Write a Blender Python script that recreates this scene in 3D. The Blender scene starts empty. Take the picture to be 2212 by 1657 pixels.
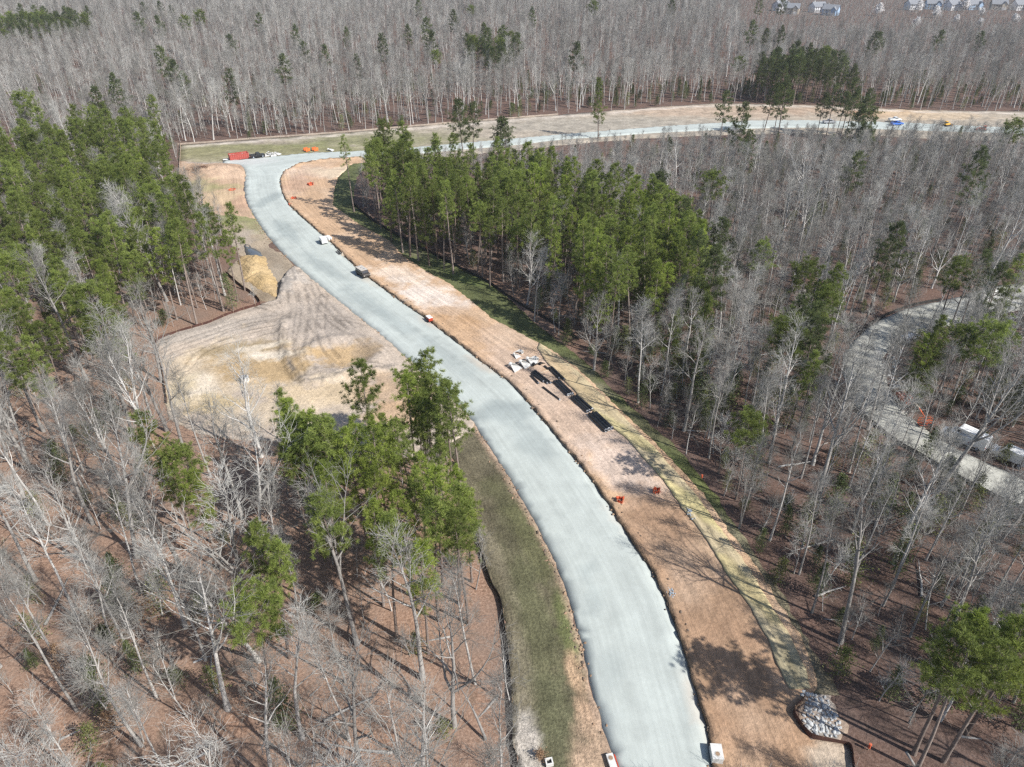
import bpy, math, random
import numpy as np
from mathutils import Vector, Matrix, noise
from mathutils.geometry import delaunay_2d_cdt

# ------------------------------------------------------------------ camera, sky, sun, exposure
SC = bpy.context.scene
COL = SC.collection
CAM_H, PITCH, FOC = 75.0, math.radians(33.0), 1533.0      # eye height (m), tilt below level, focal length in reference units
CU, CV = 1106.0, 828.5
cam_d = bpy.data.cameras.new("camera")
cam = bpy.data.objects.new("camera", cam_d)
COL.objects.link(cam)
cam_d.sensor_width = 36.0
cam_d.lens = 36.0 * FOC / 2212.0
cam_d.clip_start, cam_d.clip_end = 1.0, 6000.0
cam.location = (0, 0, CAM_H)
cam.rotation_euler = (math.pi / 2 - PITCH, 0, 0)
SC.camera = cam

SUN_EL = math.radians(42.0)
SUN_AZ = math.atan2(0.85, -0.53)                            # clockwise from +Y
w = bpy.data.worlds.new("World")
SC.world = w
w.use_nodes = True
wn = w.node_tree
sky = wn.nodes.new("ShaderNodeTexSky")
sky.sky_type = 'NISHITA'
sky.sun_disc = False
sky.sun_elevation = SUN_EL
sky.sun_rotation = SUN_AZ
sky.altitude = 50
wn.links.new(sky.outputs[0], wn.nodes["Background"].inputs[0])
wn.nodes["Background"].inputs[1].default_value = 0.11
sun_d = bpy.data.lights.new("sun", 'SUN')
sun_d.energy = 5.0
sun_d.angle = math.radians(0.5)
sun_d.color = (1.0, 0.965, 0.91)
sun = bpy.data.objects.new("sun", sun_d)
COL.objects.link(sun)
sun_dir = Vector((math.cos(SUN_EL) * math.sin(SUN_AZ), math.cos(SUN_EL) * math.cos(SUN_AZ), math.sin(SUN_EL)))
sun.rotation_euler = sun_dir.to_track_quat('Z', 'Y').to_euler()
sun.location = (60, -60, 150)
SC.view_settings.view_transform = 'Standard'
SC.view_settings.look = 'None'
SC.view_settings.gamma = 1.0
SC.view_settings.use_curve_mapping = False
SC.view_settings.exposure = 0.44
SC.render.engine = 'CYCLES'
SC.cycles.max_bounces = 5
SC.cycles.diffuse_bounces = 3
SC.cycles.glossy_bounces = 2
SC.cycles.transmission_bounces = 2
SC.cycles.caustics_reflective = False
SC.cycles.caustics_refractive = False
SC.cycles.use_denoising = False
SC.render.film_transparent = False
SC.cycles.pixel_filter_type = 'BLACKMAN_HARRIS'
SC.cycles.filter_width = 1.4

RNG = random.Random(11)
_s, _c = math.sin(PITCH), math.cos(PITCH)


def at(u, v, z=0.0):
    """ground point (or point on the level z) seen at reference position u, v"""
    x, y = (u - CU) / FOC, (CV - v) / FOC
    up = -_s + y * _c
    t = (CAM_H - z) / -up
    return Vector((x * t, (_c + y * _s) * t, z))


def seen(p):
    d = Vector(p) - Vector((0, 0, CAM_H))
    zc = d.y * _c - d.z * _s
    yc = d.y * _s + d.z * _c
    if zc < 1:
        return (-9999, -9999)
    return (CU + FOC * d.x / zc, CV - FOC * yc / zc)


def poly(pts, z=0.0):
    return [at(u, v, z).to_2d() for u, v in pts]


# ------------------------------------------------------------------ helpers
def tag(o, label=None, cat=None, group=None, kind=None):
    if label: o["label"] = label
    if cat: o["category"] = cat
    if group: o["group"] = group
    if kind: o["kind"] = kind
    return o


def thing(name, label, cat, loc, rotz=0.0, group=None):
    o = bpy.data.objects.new(name, None)
    COL.objects.link(o)
    o.location = loc
    o.rotation_euler = (0, 0, rotz)
    o.empty_display_size = 0.3
    return tag(o, label, cat, group)


class MB:
    """collects shapes into one mesh"""
    def __init__(self):
        self.v, self.f, self.m, self.c = [], [], [], []

    def add(self, vs, fs, mi=0):
        n = len(self.v)
        self.v += [tuple(p) for p in vs]
        self.f += [tuple(i + n for i in f) for f in fs]
        self.m += [mi] * len(fs)
        return self

    def box(self, c, s, rot=0.0, mi=0, taper=1.0, tilt=None):
        x, y, z = s[0] / 2, s[1] / 2, s[2] / 2
        vs = [Vector((a * x, b * y, -z)) for a, b in ((-1, -1), (1, -1), (1, 1), (-1, 1))]
        vs += [Vector((a * x * taper, b * y * taper, z)) for a, b in ((-1, -1), (1, -1), (1, 1), (-1, 1))]
        M = Matrix.Rotation(rot, 4, 'Z')
        if tilt: M = M @ Matrix.Rotation(tilt[1], 4, tilt[0])
        vs = [M @ p + Vector(c) for p in vs]
        return self.add(vs, [(3, 2, 1, 0), (4, 5, 6, 7), (0, 1, 5, 4), (1, 2, 6, 5), (2, 3, 7, 6), (3, 0, 4, 7)], mi)

    def tube(self, pts, rad, n=6, caps=False, mi=0):
        pts = [Vector(p) for p in pts]
        d = (pts[-1] - pts[0]).normalized()
        a = d.orthogonal().normalized()
        b = d.cross(a)
        vs = []
        for p, r in zip(pts, rad):
            for k in range(n):
                t = 2 * math.pi * k / n
                vs.append(p + (a * math.cos(t) + b * math.sin(t)) * r)
        fs = []
        for i in range(len(pts) - 1):
            for k in range(n):
                k2 = (k + 1) % n
                fs.append((i * n + k, i * n + k2, (i + 1) * n + k2, (i + 1) * n + k))
        if caps:
            fs.append(tuple(range(n - 1, -1, -1)))
            fs.append(tuple((len(pts) - 1) * n + k for k in range(n)))
        return self.add(vs, fs, mi)

    def prism(self, prof, y0, y1, mi=0):
        """profile in x-z drawn out along y"""
        n = len(prof)
        vs = [(x, y0, z) for x, z in prof] + [(x, y1, z) for x, z in prof]
        fs = [tuple(range(n)), tuple(range(2 * n - 1, n - 1, -1))]
        fs += [(i, n + i, n + (i + 1) % n, (i + 1) % n) for i in range(n)]
        return self.add(vs, fs, mi)

    def lump(self, c, s, rng, mi=0):
        """rough stone: an octahedron split once and roughened"""
        base = [(1, 0, 0), (-1, 0, 0), (0, 1, 0), (0, -1, 0), (0, 0, 1), (0, 0, -1)]
        tri = [(0, 2, 4), (2, 1, 4), (1, 3, 4), (3, 0, 4), (2, 0, 5), (1, 2, 5), (3, 1, 5), (0, 3, 5)]
        vs = [Vector(p) for p in base]
        mid, fs = {}, []
        def m(a, b):
            k = (min(a, b), max(a, b))
            if k not in mid:
                vs.append(((vs[a] + vs[b]) / 2).normalized()); mid[k] = len(vs) - 1
            return mid[k]
        for a, b, c2 in tri:
            ab, bc, ca = m(a, b), m(b, c2), m(c2, a)
            fs += [(a, ab, ca), (ab, b, bc), (ca, bc, c2), (ab, bc, ca)]
        rz = Matrix.Rotation(rng.random() * 6.28, 3, 'Z') @ Matrix.Rotation(rng.uniform(-.4, .4), 3, 'X')
        out = []
        for p in vs:
            k = rng.uniform(.72, 1.15)
            out.append(rz @ Vector((p.x * s[0] * k, p.y * s[1] * k, p.z * s[2] * k)) + Vector(c))
        return self.add(out, fs, mi)

    def mesh(self, name, mats, smooth=False):
        me = bpy.data.meshes.new(name)
        me.from_pydata(self.v, [], self.f)
        for m_ in (mats if isinstance(mats, (list, tuple)) else [mats]):
            me.materials.append(m_)
        if any(self.m):
            me.polygons.foreach_set("material_index", self.m)
        if smooth:
            me.polygons.foreach_set("use_smooth", [True] * len(me.polygons))
        if self.c:
            at_ = me.attributes.new("tone", 'FLOAT', 'POINT')
            at_.data.foreach_set("value", self.c)
        me.update()
        return me

    def build(self, name, mats, parent=None, smooth=False, bevel=0.0):
        o = bpy.data.objects.new(name, self.mesh(name, mats, smooth))
        COL.objects.link(o)
        if parent: o.parent = parent
        if bevel:
            b = o.modifiers.new("bevel", 'BEVEL')
            b.width = bevel; b.segments = 2; b.limit_method = 'ANGLE'
        return o


def fbm(x, y, s, oct=4, off=0.0):
    p = Vector((x * s + off, y * s - off, off * 1.7))
    return noise.fractal(p, 1.0, 2.0, oct, noise_basis='PERLIN_ORIGINAL')


# ------------------------------------------------------------------ materials
class NT:
    def __init__(self, name):
        self.mat = bpy.data.materials.new(name)
        self.mat.use_nodes = True
        self.t = self.mat.node_tree
        self.b = self.t.nodes["Principled BSDF"]

    def n(self, kind, **kw):
        nd = self.t.nodes.new(kind)
        for k, v in kw.items():
            if k.startswith("i_"):
                nd.inputs[int(k[2:]) if k[2:].isdigit() else k[2:]].default_value = v
            else:
                setattr(nd, k, v)
        return nd

    def l(self, a, b):
        self.t.links.new(a, b)

    def noise(self, vec, scale, detail=4, rough=.6):
        nd = self.n("ShaderNodeTexNoise")
        nd.inputs["Scale"].default_value = scale
        nd.inputs["Detail"].default_value = detail
        nd.inputs["Roughness"].default_value = rough
        if vec is not None: self.l(vec, nd.inputs["Vector"])
        return nd.outputs[0]

    def ramp(self, fac, stops):
        nd = self.n("ShaderNodeValToRGB")
        el = nd.color_ramp.elements
        while len(el) < len(stops): el.new(.5)
        for e, (p, c) in zip(el, stops):
            e.position = p
            e.color = (c, c, c, 1) if isinstance(c, (int, float)) else (*c, 1)
        self.l(fac, nd.inputs[0])
        return nd.outputs[0]

    def mix(self, fac, a, b, mode='MIX'):
        nd = self.n("ShaderNodeMix", data_type='RGBA', blend_type=mode)
        for sock, val in ((nd.inputs[0], fac), (nd.inputs[6], a), (nd.inputs[7], b)):
            if isinstance(val, (int, float)): sock.default_value = val
            elif isinstance(val, tuple): sock.default_value = (*val, 1)
            else: self.l(val, sock)
        return nd.outputs[2]

    def bump(self, h, strength, dist):
        nd = self.n("ShaderNodeBump")
        nd.inputs["Strength"].default_value = strength
        nd.inputs["Distance"].default_value = dist
        self.l(h, nd.inputs["Height"])
        self.l(nd.outputs[0], self.b.inputs["Normal"])


def plain(name, col, rough=.6, metal=0.0, var=.18, scale=3.0, spec=.5):
    m = NT(name)
    co = m.n("ShaderNodeTexCoord").outputs["Object"]
    f = m.ramp(m.noise(co, scale, 5), [(.3, 1 - var), (.7, 1 + var * .5)])
    m.l(m.mix(1.0, col, f, 'MULTIPLY'), m.b.inputs["Base Color"])
    m.b.inputs["Roughness"].default_value = rough
    m.b.inputs["Metallic"].default_value = metal
    m.b.inputs["Specular IOR Level"].default_value = spec
    return m.mat


def soil(name, streak=.3, fine=.35, mid=.25, bump=.5, rough=.95, s_fine=2.2, dist=.12, along=.05, across=1.3, speck=0.0):
    """ground whose own colour is stored on the mesh, broken up by grain, blotches and drag marks along the road"""
    m = NT(name)
    co = m.n("ShaderNodeTexCoord").outputs["Object"]
    base = m.n("ShaderNodeAttribute", attribute_name="soil").outputs["Color"]
    st = m.n("ShaderNodeAttribute", attribute_name="st").outputs["Vector"]
    mp = m.n("ShaderNodeMapping")
    mp.inputs["Scale"].default_value = (along, across, 1)
    m.l(st, mp.inputs["Vector"])
    a = m.noise(co, s_fine, 6, .7)
    b = m.noise(co, .22, 5, .6)
    c = m.noise(mp.outputs[0], 1.0, 5, .65)
    col = m.mix(1.0, base, m.ramp(a, [(.3, 1 - fine), (.7, 1 + fine * .55)]), 'MULTIPLY')
    col = m.mix(1.0, col, m.ramp(b, [(.3, 1 - mid), (.7, 1 + mid * .6)]), 'MULTIPLY')
    col = m.mix(1.0, col, m.ramp(c, [(.3, 1 - streak), (.65, 1 + streak * .5)]), 'MULTIPLY')
    if speck:
        d = m.noise(co, 1.1, 3, .5)
        col = m.mix(m.ramp(d, [(.62, 0.0), (.7, speck)]), col, (.10, .085, .07))
    m.l(col, m.b.inputs["Base Color"])
    m.b.inputs["Roughness"].default_value = rough
    m.b.inputs["Specular IOR Level"].default_value = .15
    h = m.n("ShaderNodeMath", operation='ADD')
    m.l(a, h.inputs[0]); m.l(c, h.inputs[1])
    m.bump(h.outputs[0], bump, dist)
    return m.mat


def floor_mat():
    m = NT("leaf_litter")
    co = m.n("ShaderNodeTexCoord").outputs["Object"]
    a = m.noise(co, 3.0, 6, .75)
    b = m.noise(co, .12, 5, .6)
    c = m.noise(co, .5, 4, .65)
    col = m.ramp(a, [(.28, (.085, .052, .038)), (.5, (.30, .185, .128)), (.72, (.52, .365, .27))])
    col = m.mix(m.ramp(b, [(.35, 0.0), (.7, .6)]), col, (.215, .17, .14))
    col = m.mix(m.ramp(c, [(.55, 0.0), (.75, .6)]), col, (.10, .082, .06))
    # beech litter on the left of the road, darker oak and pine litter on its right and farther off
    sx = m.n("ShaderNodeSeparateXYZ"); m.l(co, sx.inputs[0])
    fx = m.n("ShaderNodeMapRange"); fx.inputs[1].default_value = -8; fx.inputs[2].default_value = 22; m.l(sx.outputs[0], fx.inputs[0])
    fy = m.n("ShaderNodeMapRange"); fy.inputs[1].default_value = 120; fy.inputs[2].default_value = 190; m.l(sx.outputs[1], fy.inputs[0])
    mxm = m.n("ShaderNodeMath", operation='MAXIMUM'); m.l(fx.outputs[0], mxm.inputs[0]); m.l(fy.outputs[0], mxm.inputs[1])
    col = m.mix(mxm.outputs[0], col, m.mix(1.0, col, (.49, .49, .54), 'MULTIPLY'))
    m.l(col, m.b.inputs["Base Color"])
    m.b.inputs["Roughness"].default_value = .95
    m.b.inputs["Specular IOR Level"].default_value = .1
    m.bump(a, .7, .15)
    return m.mat


def bark(name, c1, c2, c3):
    m = NT(name)
    r = m.n("ShaderNodeObjectInfo").outputs["Random"]
    co = m.n("ShaderNodeTexCoord").outputs["Object"]
    col = m.ramp(r, [(0, c1), (.55, c2), (1, c3)])
    f = m.ramp(m.noise(co, 1.7, 5, .7), [(.3, .62), (.7, 1.18)])
    m.l(m.mix(1.0, col, f, 'MULTIPLY'), m.b.inputs["Base Color"])
    m.b.inputs["Roughness"].default_value = .9
    m.b.inputs["Specular IOR Level"].default_value = .15
    return m.mat


def leaf(name, dark, mid_, light, trans=.25, var=.35):
    m = NT(name)
    t = m.n("ShaderNodeAttribute", attribute_name="tone").outputs["Fac"]
    r = m.n("ShaderNodeObjectInfo").outputs["Random"]
    col = m.ramp(t, [(0, dark), (.5, mid_), (1, light)])
    col = m.mix(1.0, col, m.ramp(r, [(0, 1 - var), (1, 1 + var * .7)]), 'MULTIPLY')
    m.l(col, m.b.inputs["Base Color"])
    m.b.inputs["Roughness"].default_value = .65
    m.b.inputs["Specular IOR Level"].default_value = .25
    tr = m.n("ShaderNodeBsdfTranslucent")
    m.l(col, tr.inputs[0])
    mx = m.n("ShaderNodeMixShader")
    mx.inputs[0].default_value = trans
    m.l(m.b.outputs[0], mx.inputs[1]); m.l(tr.outputs[0], mx.inputs[2])
    m.l(mx.outputs[0], m.t.nodes["Material Output"].inputs[0])
    return m.mat


M = dict(
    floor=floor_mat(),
    gravel=soil("crushed_stone", streak=.10, fine=.06, mid=.09, bump=.10, s_fine=2.0, dist=.05, along=.05, across=1.6),
    dirt=soil("bare_clay", across=1.3, along=.05, streak=.22, fine=.30, mid=.16, bump=.8, s_fine=2.2, dist=.18),
    grass=soil("rough_grass", streak=.22, fine=.55, mid=.3, bump=.9, s_fine=3.2, dist=.2, along=.25),
    straw=soil("straw_matting", streak=.25, fine=.22, mid=.15, bump=.5, along=.04, across=2.2),
    mud=soil("graded_mud", streak=.10, fine=.30, mid=.18, bump=.9, dist=.2),
    clearing=soil("worn_clearing", streak=.15, fine=.35, mid=.35, bump=.5, s_fine=.9),
    path=soil("gravel_path", streak=.15, fine=.25, mid=.2, bump=.4),
    bark=bark("pale_bark", (.24, .225, .21), (.42, .40, .375), (.60, .58, .55)),
    twig=bark("twig_bark", (.185, .178, .162), (.305, .295, .272), (.44, .43, .40)),
    pbark=bark("pine_bark", (.16, .12, .10), (.23, .185, .16), (.29, .24, .21)),
    needle=leaf("pine_needles", (.095, .125, .034), (.190, .240, .056), (.31, .355, .10), trans=.38, var=.36),
    needle_bright=leaf("young_pine_needles", (.140, .185, .040), (.260, .325, .062), (.39, .44, .11), trans=.40, var=.32),
    needle_dark=leaf("dark_pine_needles", (.055, .075, .030), (.105, .135, .050), (.18, .21, .075), trans=.3, var=.3),
    holly=leaf("shrub_leaves", (.050, .072, .028), (.110, .140, .050), (.19, .21, .085), trans=.3),
    spring=leaf("young_leaves", (.09, .11, .03), (.16, .18, .055), (.24, .25, .09)),
    beech=leaf("dry_beech_leaves", (.26, .16, .09), (.40, .26, .16), (.52, .36, .23)),
    blossom=leaf("white_blossom", (.62, .60, .58), (.75, .73, .72), (.85, .84, .82), trans=.1, var=.1),
    concrete=plain("precast_concrete", (.62, .61, .58), .85, var=.15, scale=2),
    stone=plain("rip_rap_stone", (.46, .47, .47), .9, var=.45, scale=2.5),
    bluestone=plain("blue_grey_stone", (.30, .34, .38), .9, var=.4, scale=2.5),
    clod=plain("clay_clod", (.30, .20, .13), .95, var=.4, scale=2),
    dkclod=plain("dark_clod", (.16, .12, .09), .95, var=.4, scale=2),
    black=plain("black_plastic", (.022, .023, .025), .38, var=.2),
    blackpaint=plain("black_paint", (.02, .021, .024), .25, var=.1),
    fabric=plain("black_geotextile", (.030, .027, .025), .9, var=.4, scale=1.5),
    rustfabric=plain("rusty_geotextile", (.085, .036, .026), .9, var=.5, scale=1.2),
    tanfabric=plain("pale_geotextile", (.40, .33, .27), .9, var=.3, scale=1.2),
    wood=plain("stake_wood", (.36, .26, .17), .85, var=.3),
    lumber=plain("fresh_lumber", (.60, .50, .38), .8, var=.25),
    orange=plain("orange_plastic", (.64, .125, .055), .6, var=.25, scale=5),
    opaint=plain("orange_paint", (.72, .15, .05), .45, var=.2),
    ypaint=plain("yellow_paint", (.75, .42, .06), .45, var=.2),
    cream=plain("cream_paint", (.70, .60, .48), .5, var=.15),
    white=plain("white_paint", (.80, .80, .79), .35, var=.08),
    grey=plain("grey_paint", (.36, .37, .39), .5, var=.2),
    silver=plain("silver_paint", (.45, .50, .58), .35, metal=.3, var=.1),
    tan=plain("dusty_tan_roof", (.50, .46, .41), .7, var=.25, scale=2),
    brown=plain("muddy_brown_paint", (.065, .055, .048), .6, var=.3),
    redsteel=plain("rust_red_steel", (.42, .085, .065), .6, var=.3),
    red=plain("red_paint", (.45, .06, .03), .5, var=.2),
    blue=plain("blue_plastic", (.05, .16, .55), .5, var=.15),
    glass=plain("dark_glass", (.02, .024, .03), .08, var=.05, spec=.8),
    rubber=plain("tyre_rubber", (.025, .025, .025), .85, var=.2),
    steel=plain("dark_steel", (.10, .10, .10), .5, metal=.4, var=.25),
    roof=plain("grey_shingles", (.21, .22, .24), .85, var=.3, scale=1.5),
    siding=plain("pale_siding", (.72, .73, .75), .7, var=.08),
    tansiding=plain("tan_siding", (.52, .46, .38), .7, var=.08),
    bluesiding=plain("blue_siding", (.33, .45, .60), .7, var=.08),
    debris=plain("dead_brush", (.20, .115, .075), .95, var=.4, scale=1.5),
    ochre=soil("ochre_soil", streak=0, fine=.3, mid=.2, bump=1.0, dist=.25),
)
_w = NT("still_water")
_w.b.inputs["Base Color"].default_value = (.10, .11, .12, 1)
_w.b.inputs["Roughness"].default_value = .12
M["water"] = _w.mat

# ------------------------------------------------------------------ the ground plan
LEFT = [(1352, 1760), (1331, 1657), (1316, 1617), (1291, 1542), (1271, 1462), (1251, 1372), (1226, 1287), (1201, 1217), (1161, 1137),
        (1116, 1062), (1097, 1027), (1049, 955), (1025, 915), (985, 874), (937, 827), (861, 759), (817, 719), (765, 679), (705, 631),
        (649, 583), (607, 545), (571, 502), (550, 470), (533, 441), (526, 408), (530, 372), (520, 359), (503, 354), (482, 355),
        (480, 347), (520, 345), (575, 340), (661, 331), (733, 328), (780, 327), (870, 321), (1000, 309), (1106, 300), (1256, 287),
        (1406, 275), (1556, 265), (1656, 259), (1806, 262), (1956, 265), (2106, 273), (2300, 280)]
RIGHT = [(1552, 1760), (1538, 1657), (1531, 1592), (1516, 1532), (1496, 1472), (1476, 1402), (1456, 1342), (1432, 1282), (1401, 1222),
         (1377, 1190), (1351, 1148), (1319, 1095), (1281, 1041), (1239, 987), (1204, 945), (1172, 906), (1140, 868), (1101, 826),
         (1053, 791), (1015, 762), (973, 729), (921, 689), (865, 651), (805, 607), (757, 567), (719, 527), (694, 506), (661, 477),
         (625, 444), (611, 419), (606, 390), (614, 372), (643, 356), (697, 346), (784, 341), (880, 335), (1000, 323), (1106, 315),
         (1206, 302), (1316, 295), (1416, 287), (1556, 281), (1706, 275), (1856, 278), (2006, 283), (2300, 292)]


def resample(pts, step):
    out = [pts[0]]
    for a, b in zip(pts, pts[1:]):
        n = max(1, int((b - a).length / step))
        out += [a.lerp(b, k / n) for k in range(1, n + 1)]
    return out


def smooth(pts, it=2):
    """corner cutting, ends kept"""
    for _ in range(it):
        q = [pts[0]]
        for a, b in zip(pts, pts[1:]):
            q += [a.lerp(b, .25), a.lerp(b, .75)]
        q.append(pts[-1])
        pts = q
    return pts


LW = smooth(poly(LEFT)); RW = smooth(poly(RIGHT))


def even(pts, n):
    d = [0.0]
    for a, b in zip(pts, pts[1:]): d.append(d[-1] + (b - a).length)
    out, j = [], 0
    for k in range(n):
        s = d[-1] * k / (n - 1)
        while j < len(d) - 2 and d[j + 1] < s: j += 1
        out.append(pts[j].lerp(pts[j + 1], (s - d[j]) / max(1e-6, d[j + 1] - d[j])))
    return out


_i1 = min(range(len(LW)), key=lambda i: (LW[i] - at(533, 441).to_2d()).length)
_j1 = min(range(len(RW)), key=lambda i: (RW[i] - at(625, 444).to_2d()).length)
_i2 = min(range(len(LW)), key=lambda i: (LW[i] - at(733, 328).to_2d()).length)
_j2 = min(range(len(RW)), key=lambda i: (RW[i] - at(740, 343).to_2d()).length)
CEN = []
for la, ra, n in ((LW[:_i1 + 1], RW[:_j1 + 1], 120), (LW[_i1:_i2 + 1], RW[_j1:_j2 + 1], 40), (LW[_i2:], RW[_j2:], 160)):
    CEN += [a.lerp(b, .5) for a, b in zip(even(la, n), even(ra, n))]
CEN_A = np.array([p[:] for p in CEN])
_ds = np.concatenate([[0], np.cumsum(np.linalg.norm(np.diff(CEN_A, axis=0), axis=1))])


def along_road(P):
    """distance along and across the road's middle line for each point"""
    P = np.asarray(P)
    best = np.full(len(P), 1e9); s = np.zeros(len(P)); t = np.zeros(len(P))
    for i in range(len(CEN_A) - 1):
        a, b = CEN_A[i], CEN_A[i + 1]
        d = b - a
        L = np.hypot(*d)
        if L < 1e-6: continue
        k = np.clip(((P - a) @ d) / L ** 2, 0, 1)
        q = P - (a + k[:, None] * d)
        dist = np.hypot(q[:, 0], q[:, 1])
        m = dist < best
        best[m] = dist[m]; s[m] = _ds[i] + k[m] * L
        t[m] = (np.sign(d[0] * q[:, 1] - d[1] * q[:, 0]) * dist)[m]
    return s, t


def dist_line(P, line, closed=False):
    P = np.asarray(P); line = [np.array(p[:2]) for p in line]
    if closed: line = line + [line[0]]
    best = np.full(len(P), 1e9)
    for a, b in zip(line, line[1:]):
        d = b - a
        L2 = d @ d
        if L2 < 1e-9: continue
        k = np.clip(((P - a) @ d) / L2, 0, 1)
        q = P - (a + k[:, None] * d)
        best = np.minimum(best, np.hypot(q[:, 0], q[:, 1]))
    return best


def inside(P, pl):
    P = np.asarray(P); x, y = P[:, 0], P[:, 1]
    r = np.zeros(len(P), bool)
    n = len(pl)
    for i in range(n):
        ax, ay = pl[i][0], pl[i][1]; bx, by = pl[(i + 1) % n][0], pl[(i + 1) % n][1]
        if ay == by: continue
        c = ((ay > y) != (by > y)) & (x < (bx - ax) * (y - ay) / (by - ay) + ax)
        r ^= c
    return r


def sheet(name, outline, mat, step, height, colour, jit=.3, edge=1.2, skirt=.5, kind='structure', parent=None):
    """a sheet of ground: outline on the plan, height(P, d) and colour(P, d) given d = metres to its edge"""
    ol = resample([Vector(p) for p in outline] + [Vector(outline[0])], edge)[:-1]
    if jit:
        ol = [p + Vector((noise.noise(Vector((p.x * .9, p.y * .9, 3.1))) + .5 * noise.noise(Vector((p.x * 2.3, p.y * 2.3, 8.1))),
                          noise.noise(Vector((p.x * .9, p.y * .9, 13.1))) + .5 * noise.noise(Vector((p.x * 2.3, p.y * 2.3, 1.1))))) * jit for p in ol]
    A = np.array([p[:] for p in ol])
    x0, y0 = A.min(0); x1, y1 = A.max(0)
    gx, gy = np.meshgrid(np.arange(x0, x1, step), np.arange(y0, y1, step))
    G = np.stack([gx.ravel(), gy.ravel()], 1)
    rs = np.random.RandomState(len(ol))
    G = G + rs.uniform(-.3, .3, G.shape) * step
    G = G[inside(G, A)]
    G = G[dist_line(G, A, True) > step * .45]
    V = [Vector(p) for p in A] + [Vector(p) for p in G]
    nb = len(A)
    vs, es, fs, ov, oe, of = delaunay_2d_cdt(V, [(i, (i + 1) % nb) for i in range(nb)], [], 1, 1e-4)
    P = np.array([v[:] for v in vs])
    d = dist_line(P, A, True)
    Z = height(P, d)
    C = colour(P, d)
    verts = [(p[0], p[1], z) for p, z in zip(P, Z)]
    faces = [tuple(f) for f in fs]
    cnt = {}
    for f in faces:
        for a, b in zip(f, f[1:] + f[:1]):
            cnt[(a, b)] = 1
    low = {}
    def lower(i):
        if i not in low:
            low[i] = len(verts); verts.append((verts[i][0], verts[i][1], -skirt))
        return low[i]
    for (a, b) in list(cnt):
        if (b, a) not in cnt:
            faces.append((b, a, lower(a), lower(b)))
    extra = sorted(low, key=lambda i: low[i])
    P2 = np.concatenate([P, P[extra]]) if extra else P
    C2 = np.concatenate([C, C[extra] * .9]) if extra else C
    s, t = along_road(P2)
    me = bpy.data.meshes.new(name)
    me.from_pydata(verts, [], faces)
    me.materials.append(mat)
    a1 = me.attributes.new("soil", 'FLOAT_COLOR', 'POINT')
    a1.data.foreach_set("color", np.concatenate([np.clip(C2, 0, 1), np.ones((len(C2), 1))], 1).astype(np.float32).ravel())
    a2 = me.attributes.new("st", 'FLOAT_VECTOR', 'POINT')
    a2.data.foreach_set("vector", np.stack([s, t, 0 * s], 1).astype(np.float32).ravel())
    me.polygons.foreach_set("use_smooth", [True] * len(me.polygons))
    me.update()
    o = bpy.data.objects.new(name, me)
    COL.objects.link(o)
    if kind: o["kind"] = kind
    if parent: o.parent = parent
    return o


def nz(P, s, off=0.0, oct=4):
    return np.array([fbm(p[0], p[1], s, oct, off) for p in P])


def paint(P, base, patches, warp=.45):
    """soil colours: a base and blots (u, v, long radius m, short radius m, turn deg, colour, strength)"""
    C = np.tile(np.array(base, float), (len(P), 1))
    n1 = nz(P, .25, 5.5); n2 = nz(P, .9, 9.1, 3)
    for u, v, ra, rb, deg, col, k in patches:
        c = at(u, v)
        d = P - np.array([c.x, c.y])
        a = math.radians(deg)
        xx = d[:, 0] * math.cos(a) + d[:, 1] * math.sin(a)
        yy = -d[:, 0] * math.sin(a) + d[:, 1] * math.cos(a)
        r = np.sqrt((xx / ra) ** 2 + (yy / rb) ** 2) + warp * n1 + .5 * warp * n2
        wgt = np.clip((1.15 - r) / .5, 0, 1) * k
        C = C * (1 - wgt[:, None]) + np.array(col) * wgt[:, None]
    return C


# forest floor, one sheet to the horizon
fl = MB()
xs = [-1500, -900, -400, -200, -100, 0, 100, 200, 400, 900, 1500]
ys = [-200, -50, 50, 150, 300, 500, 900, 1600]
fl.add([(x, y, 0) for y in ys for x in xs],
       [(j * len(xs) + i, j * len(xs) + i + 1, (j + 1) * len(xs) + i + 1, (j + 1) * len(xs) + i) for j in range(len(ys) - 1) for i in range(len(xs) - 1)])
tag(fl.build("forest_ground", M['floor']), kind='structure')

GRAVEL, DAMP = (.435, .468, .44), (.30, .335, .325)
ROAD = LW + RW[::-1]
road_patch = [(582, 432, 9, 3, 70, DAMP, .8), (615, 500, 12, 2.5, 120, DAMP, .8), (700, 580, 14, 2.2, 130, DAMP, .7), (790, 655, 10, 2.5, 130, DAMP, .7),
              (860, 700, 9, 2, 130, DAMP, .6), (960, 770, 12, 2, 125, DAMP, .5), (1105, 885, 7, 4, 20, DAMP, .8), (1150, 955, 6, 3, 110, DAMP, .6),
              (1075, 880, 4, 2, 0, DAMP, .7), (1275, 1230, 3, 1.2, 80, DAMP, .5), (1285, 1300, 3, 1, 80, DAMP, .5), (1320, 1450, 3, 1, 80, DAMP, .4),
              (545, 350, 10, 5, 0, (.50, .50, .48), .7), (1046, 795, 5, 1.5, 130, (.45, .39, .32), .7), (930, 700, 4, 1.2, 130, (.45, .39, .32), .6), (800, 610, 4, 1.2, 130, (.45, .40, .33), .6), (1330, 1120, 4, .9, 115, (.44, .39, .33), .6), (1505, 1530, 5, .9, 100, (.43, .38, .32), .6), (640, 448, 4, 1.4, 110, (.46, .40, .33), .6)]


def road_h(P, d):
    lip = np.exp(-((d - .9) / .35) ** 2) * .10
    return .03 + .30 * np.clip(d / .9, 0, 1) + lip + .02 * nz(P, .5, 2.2, 3)


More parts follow.
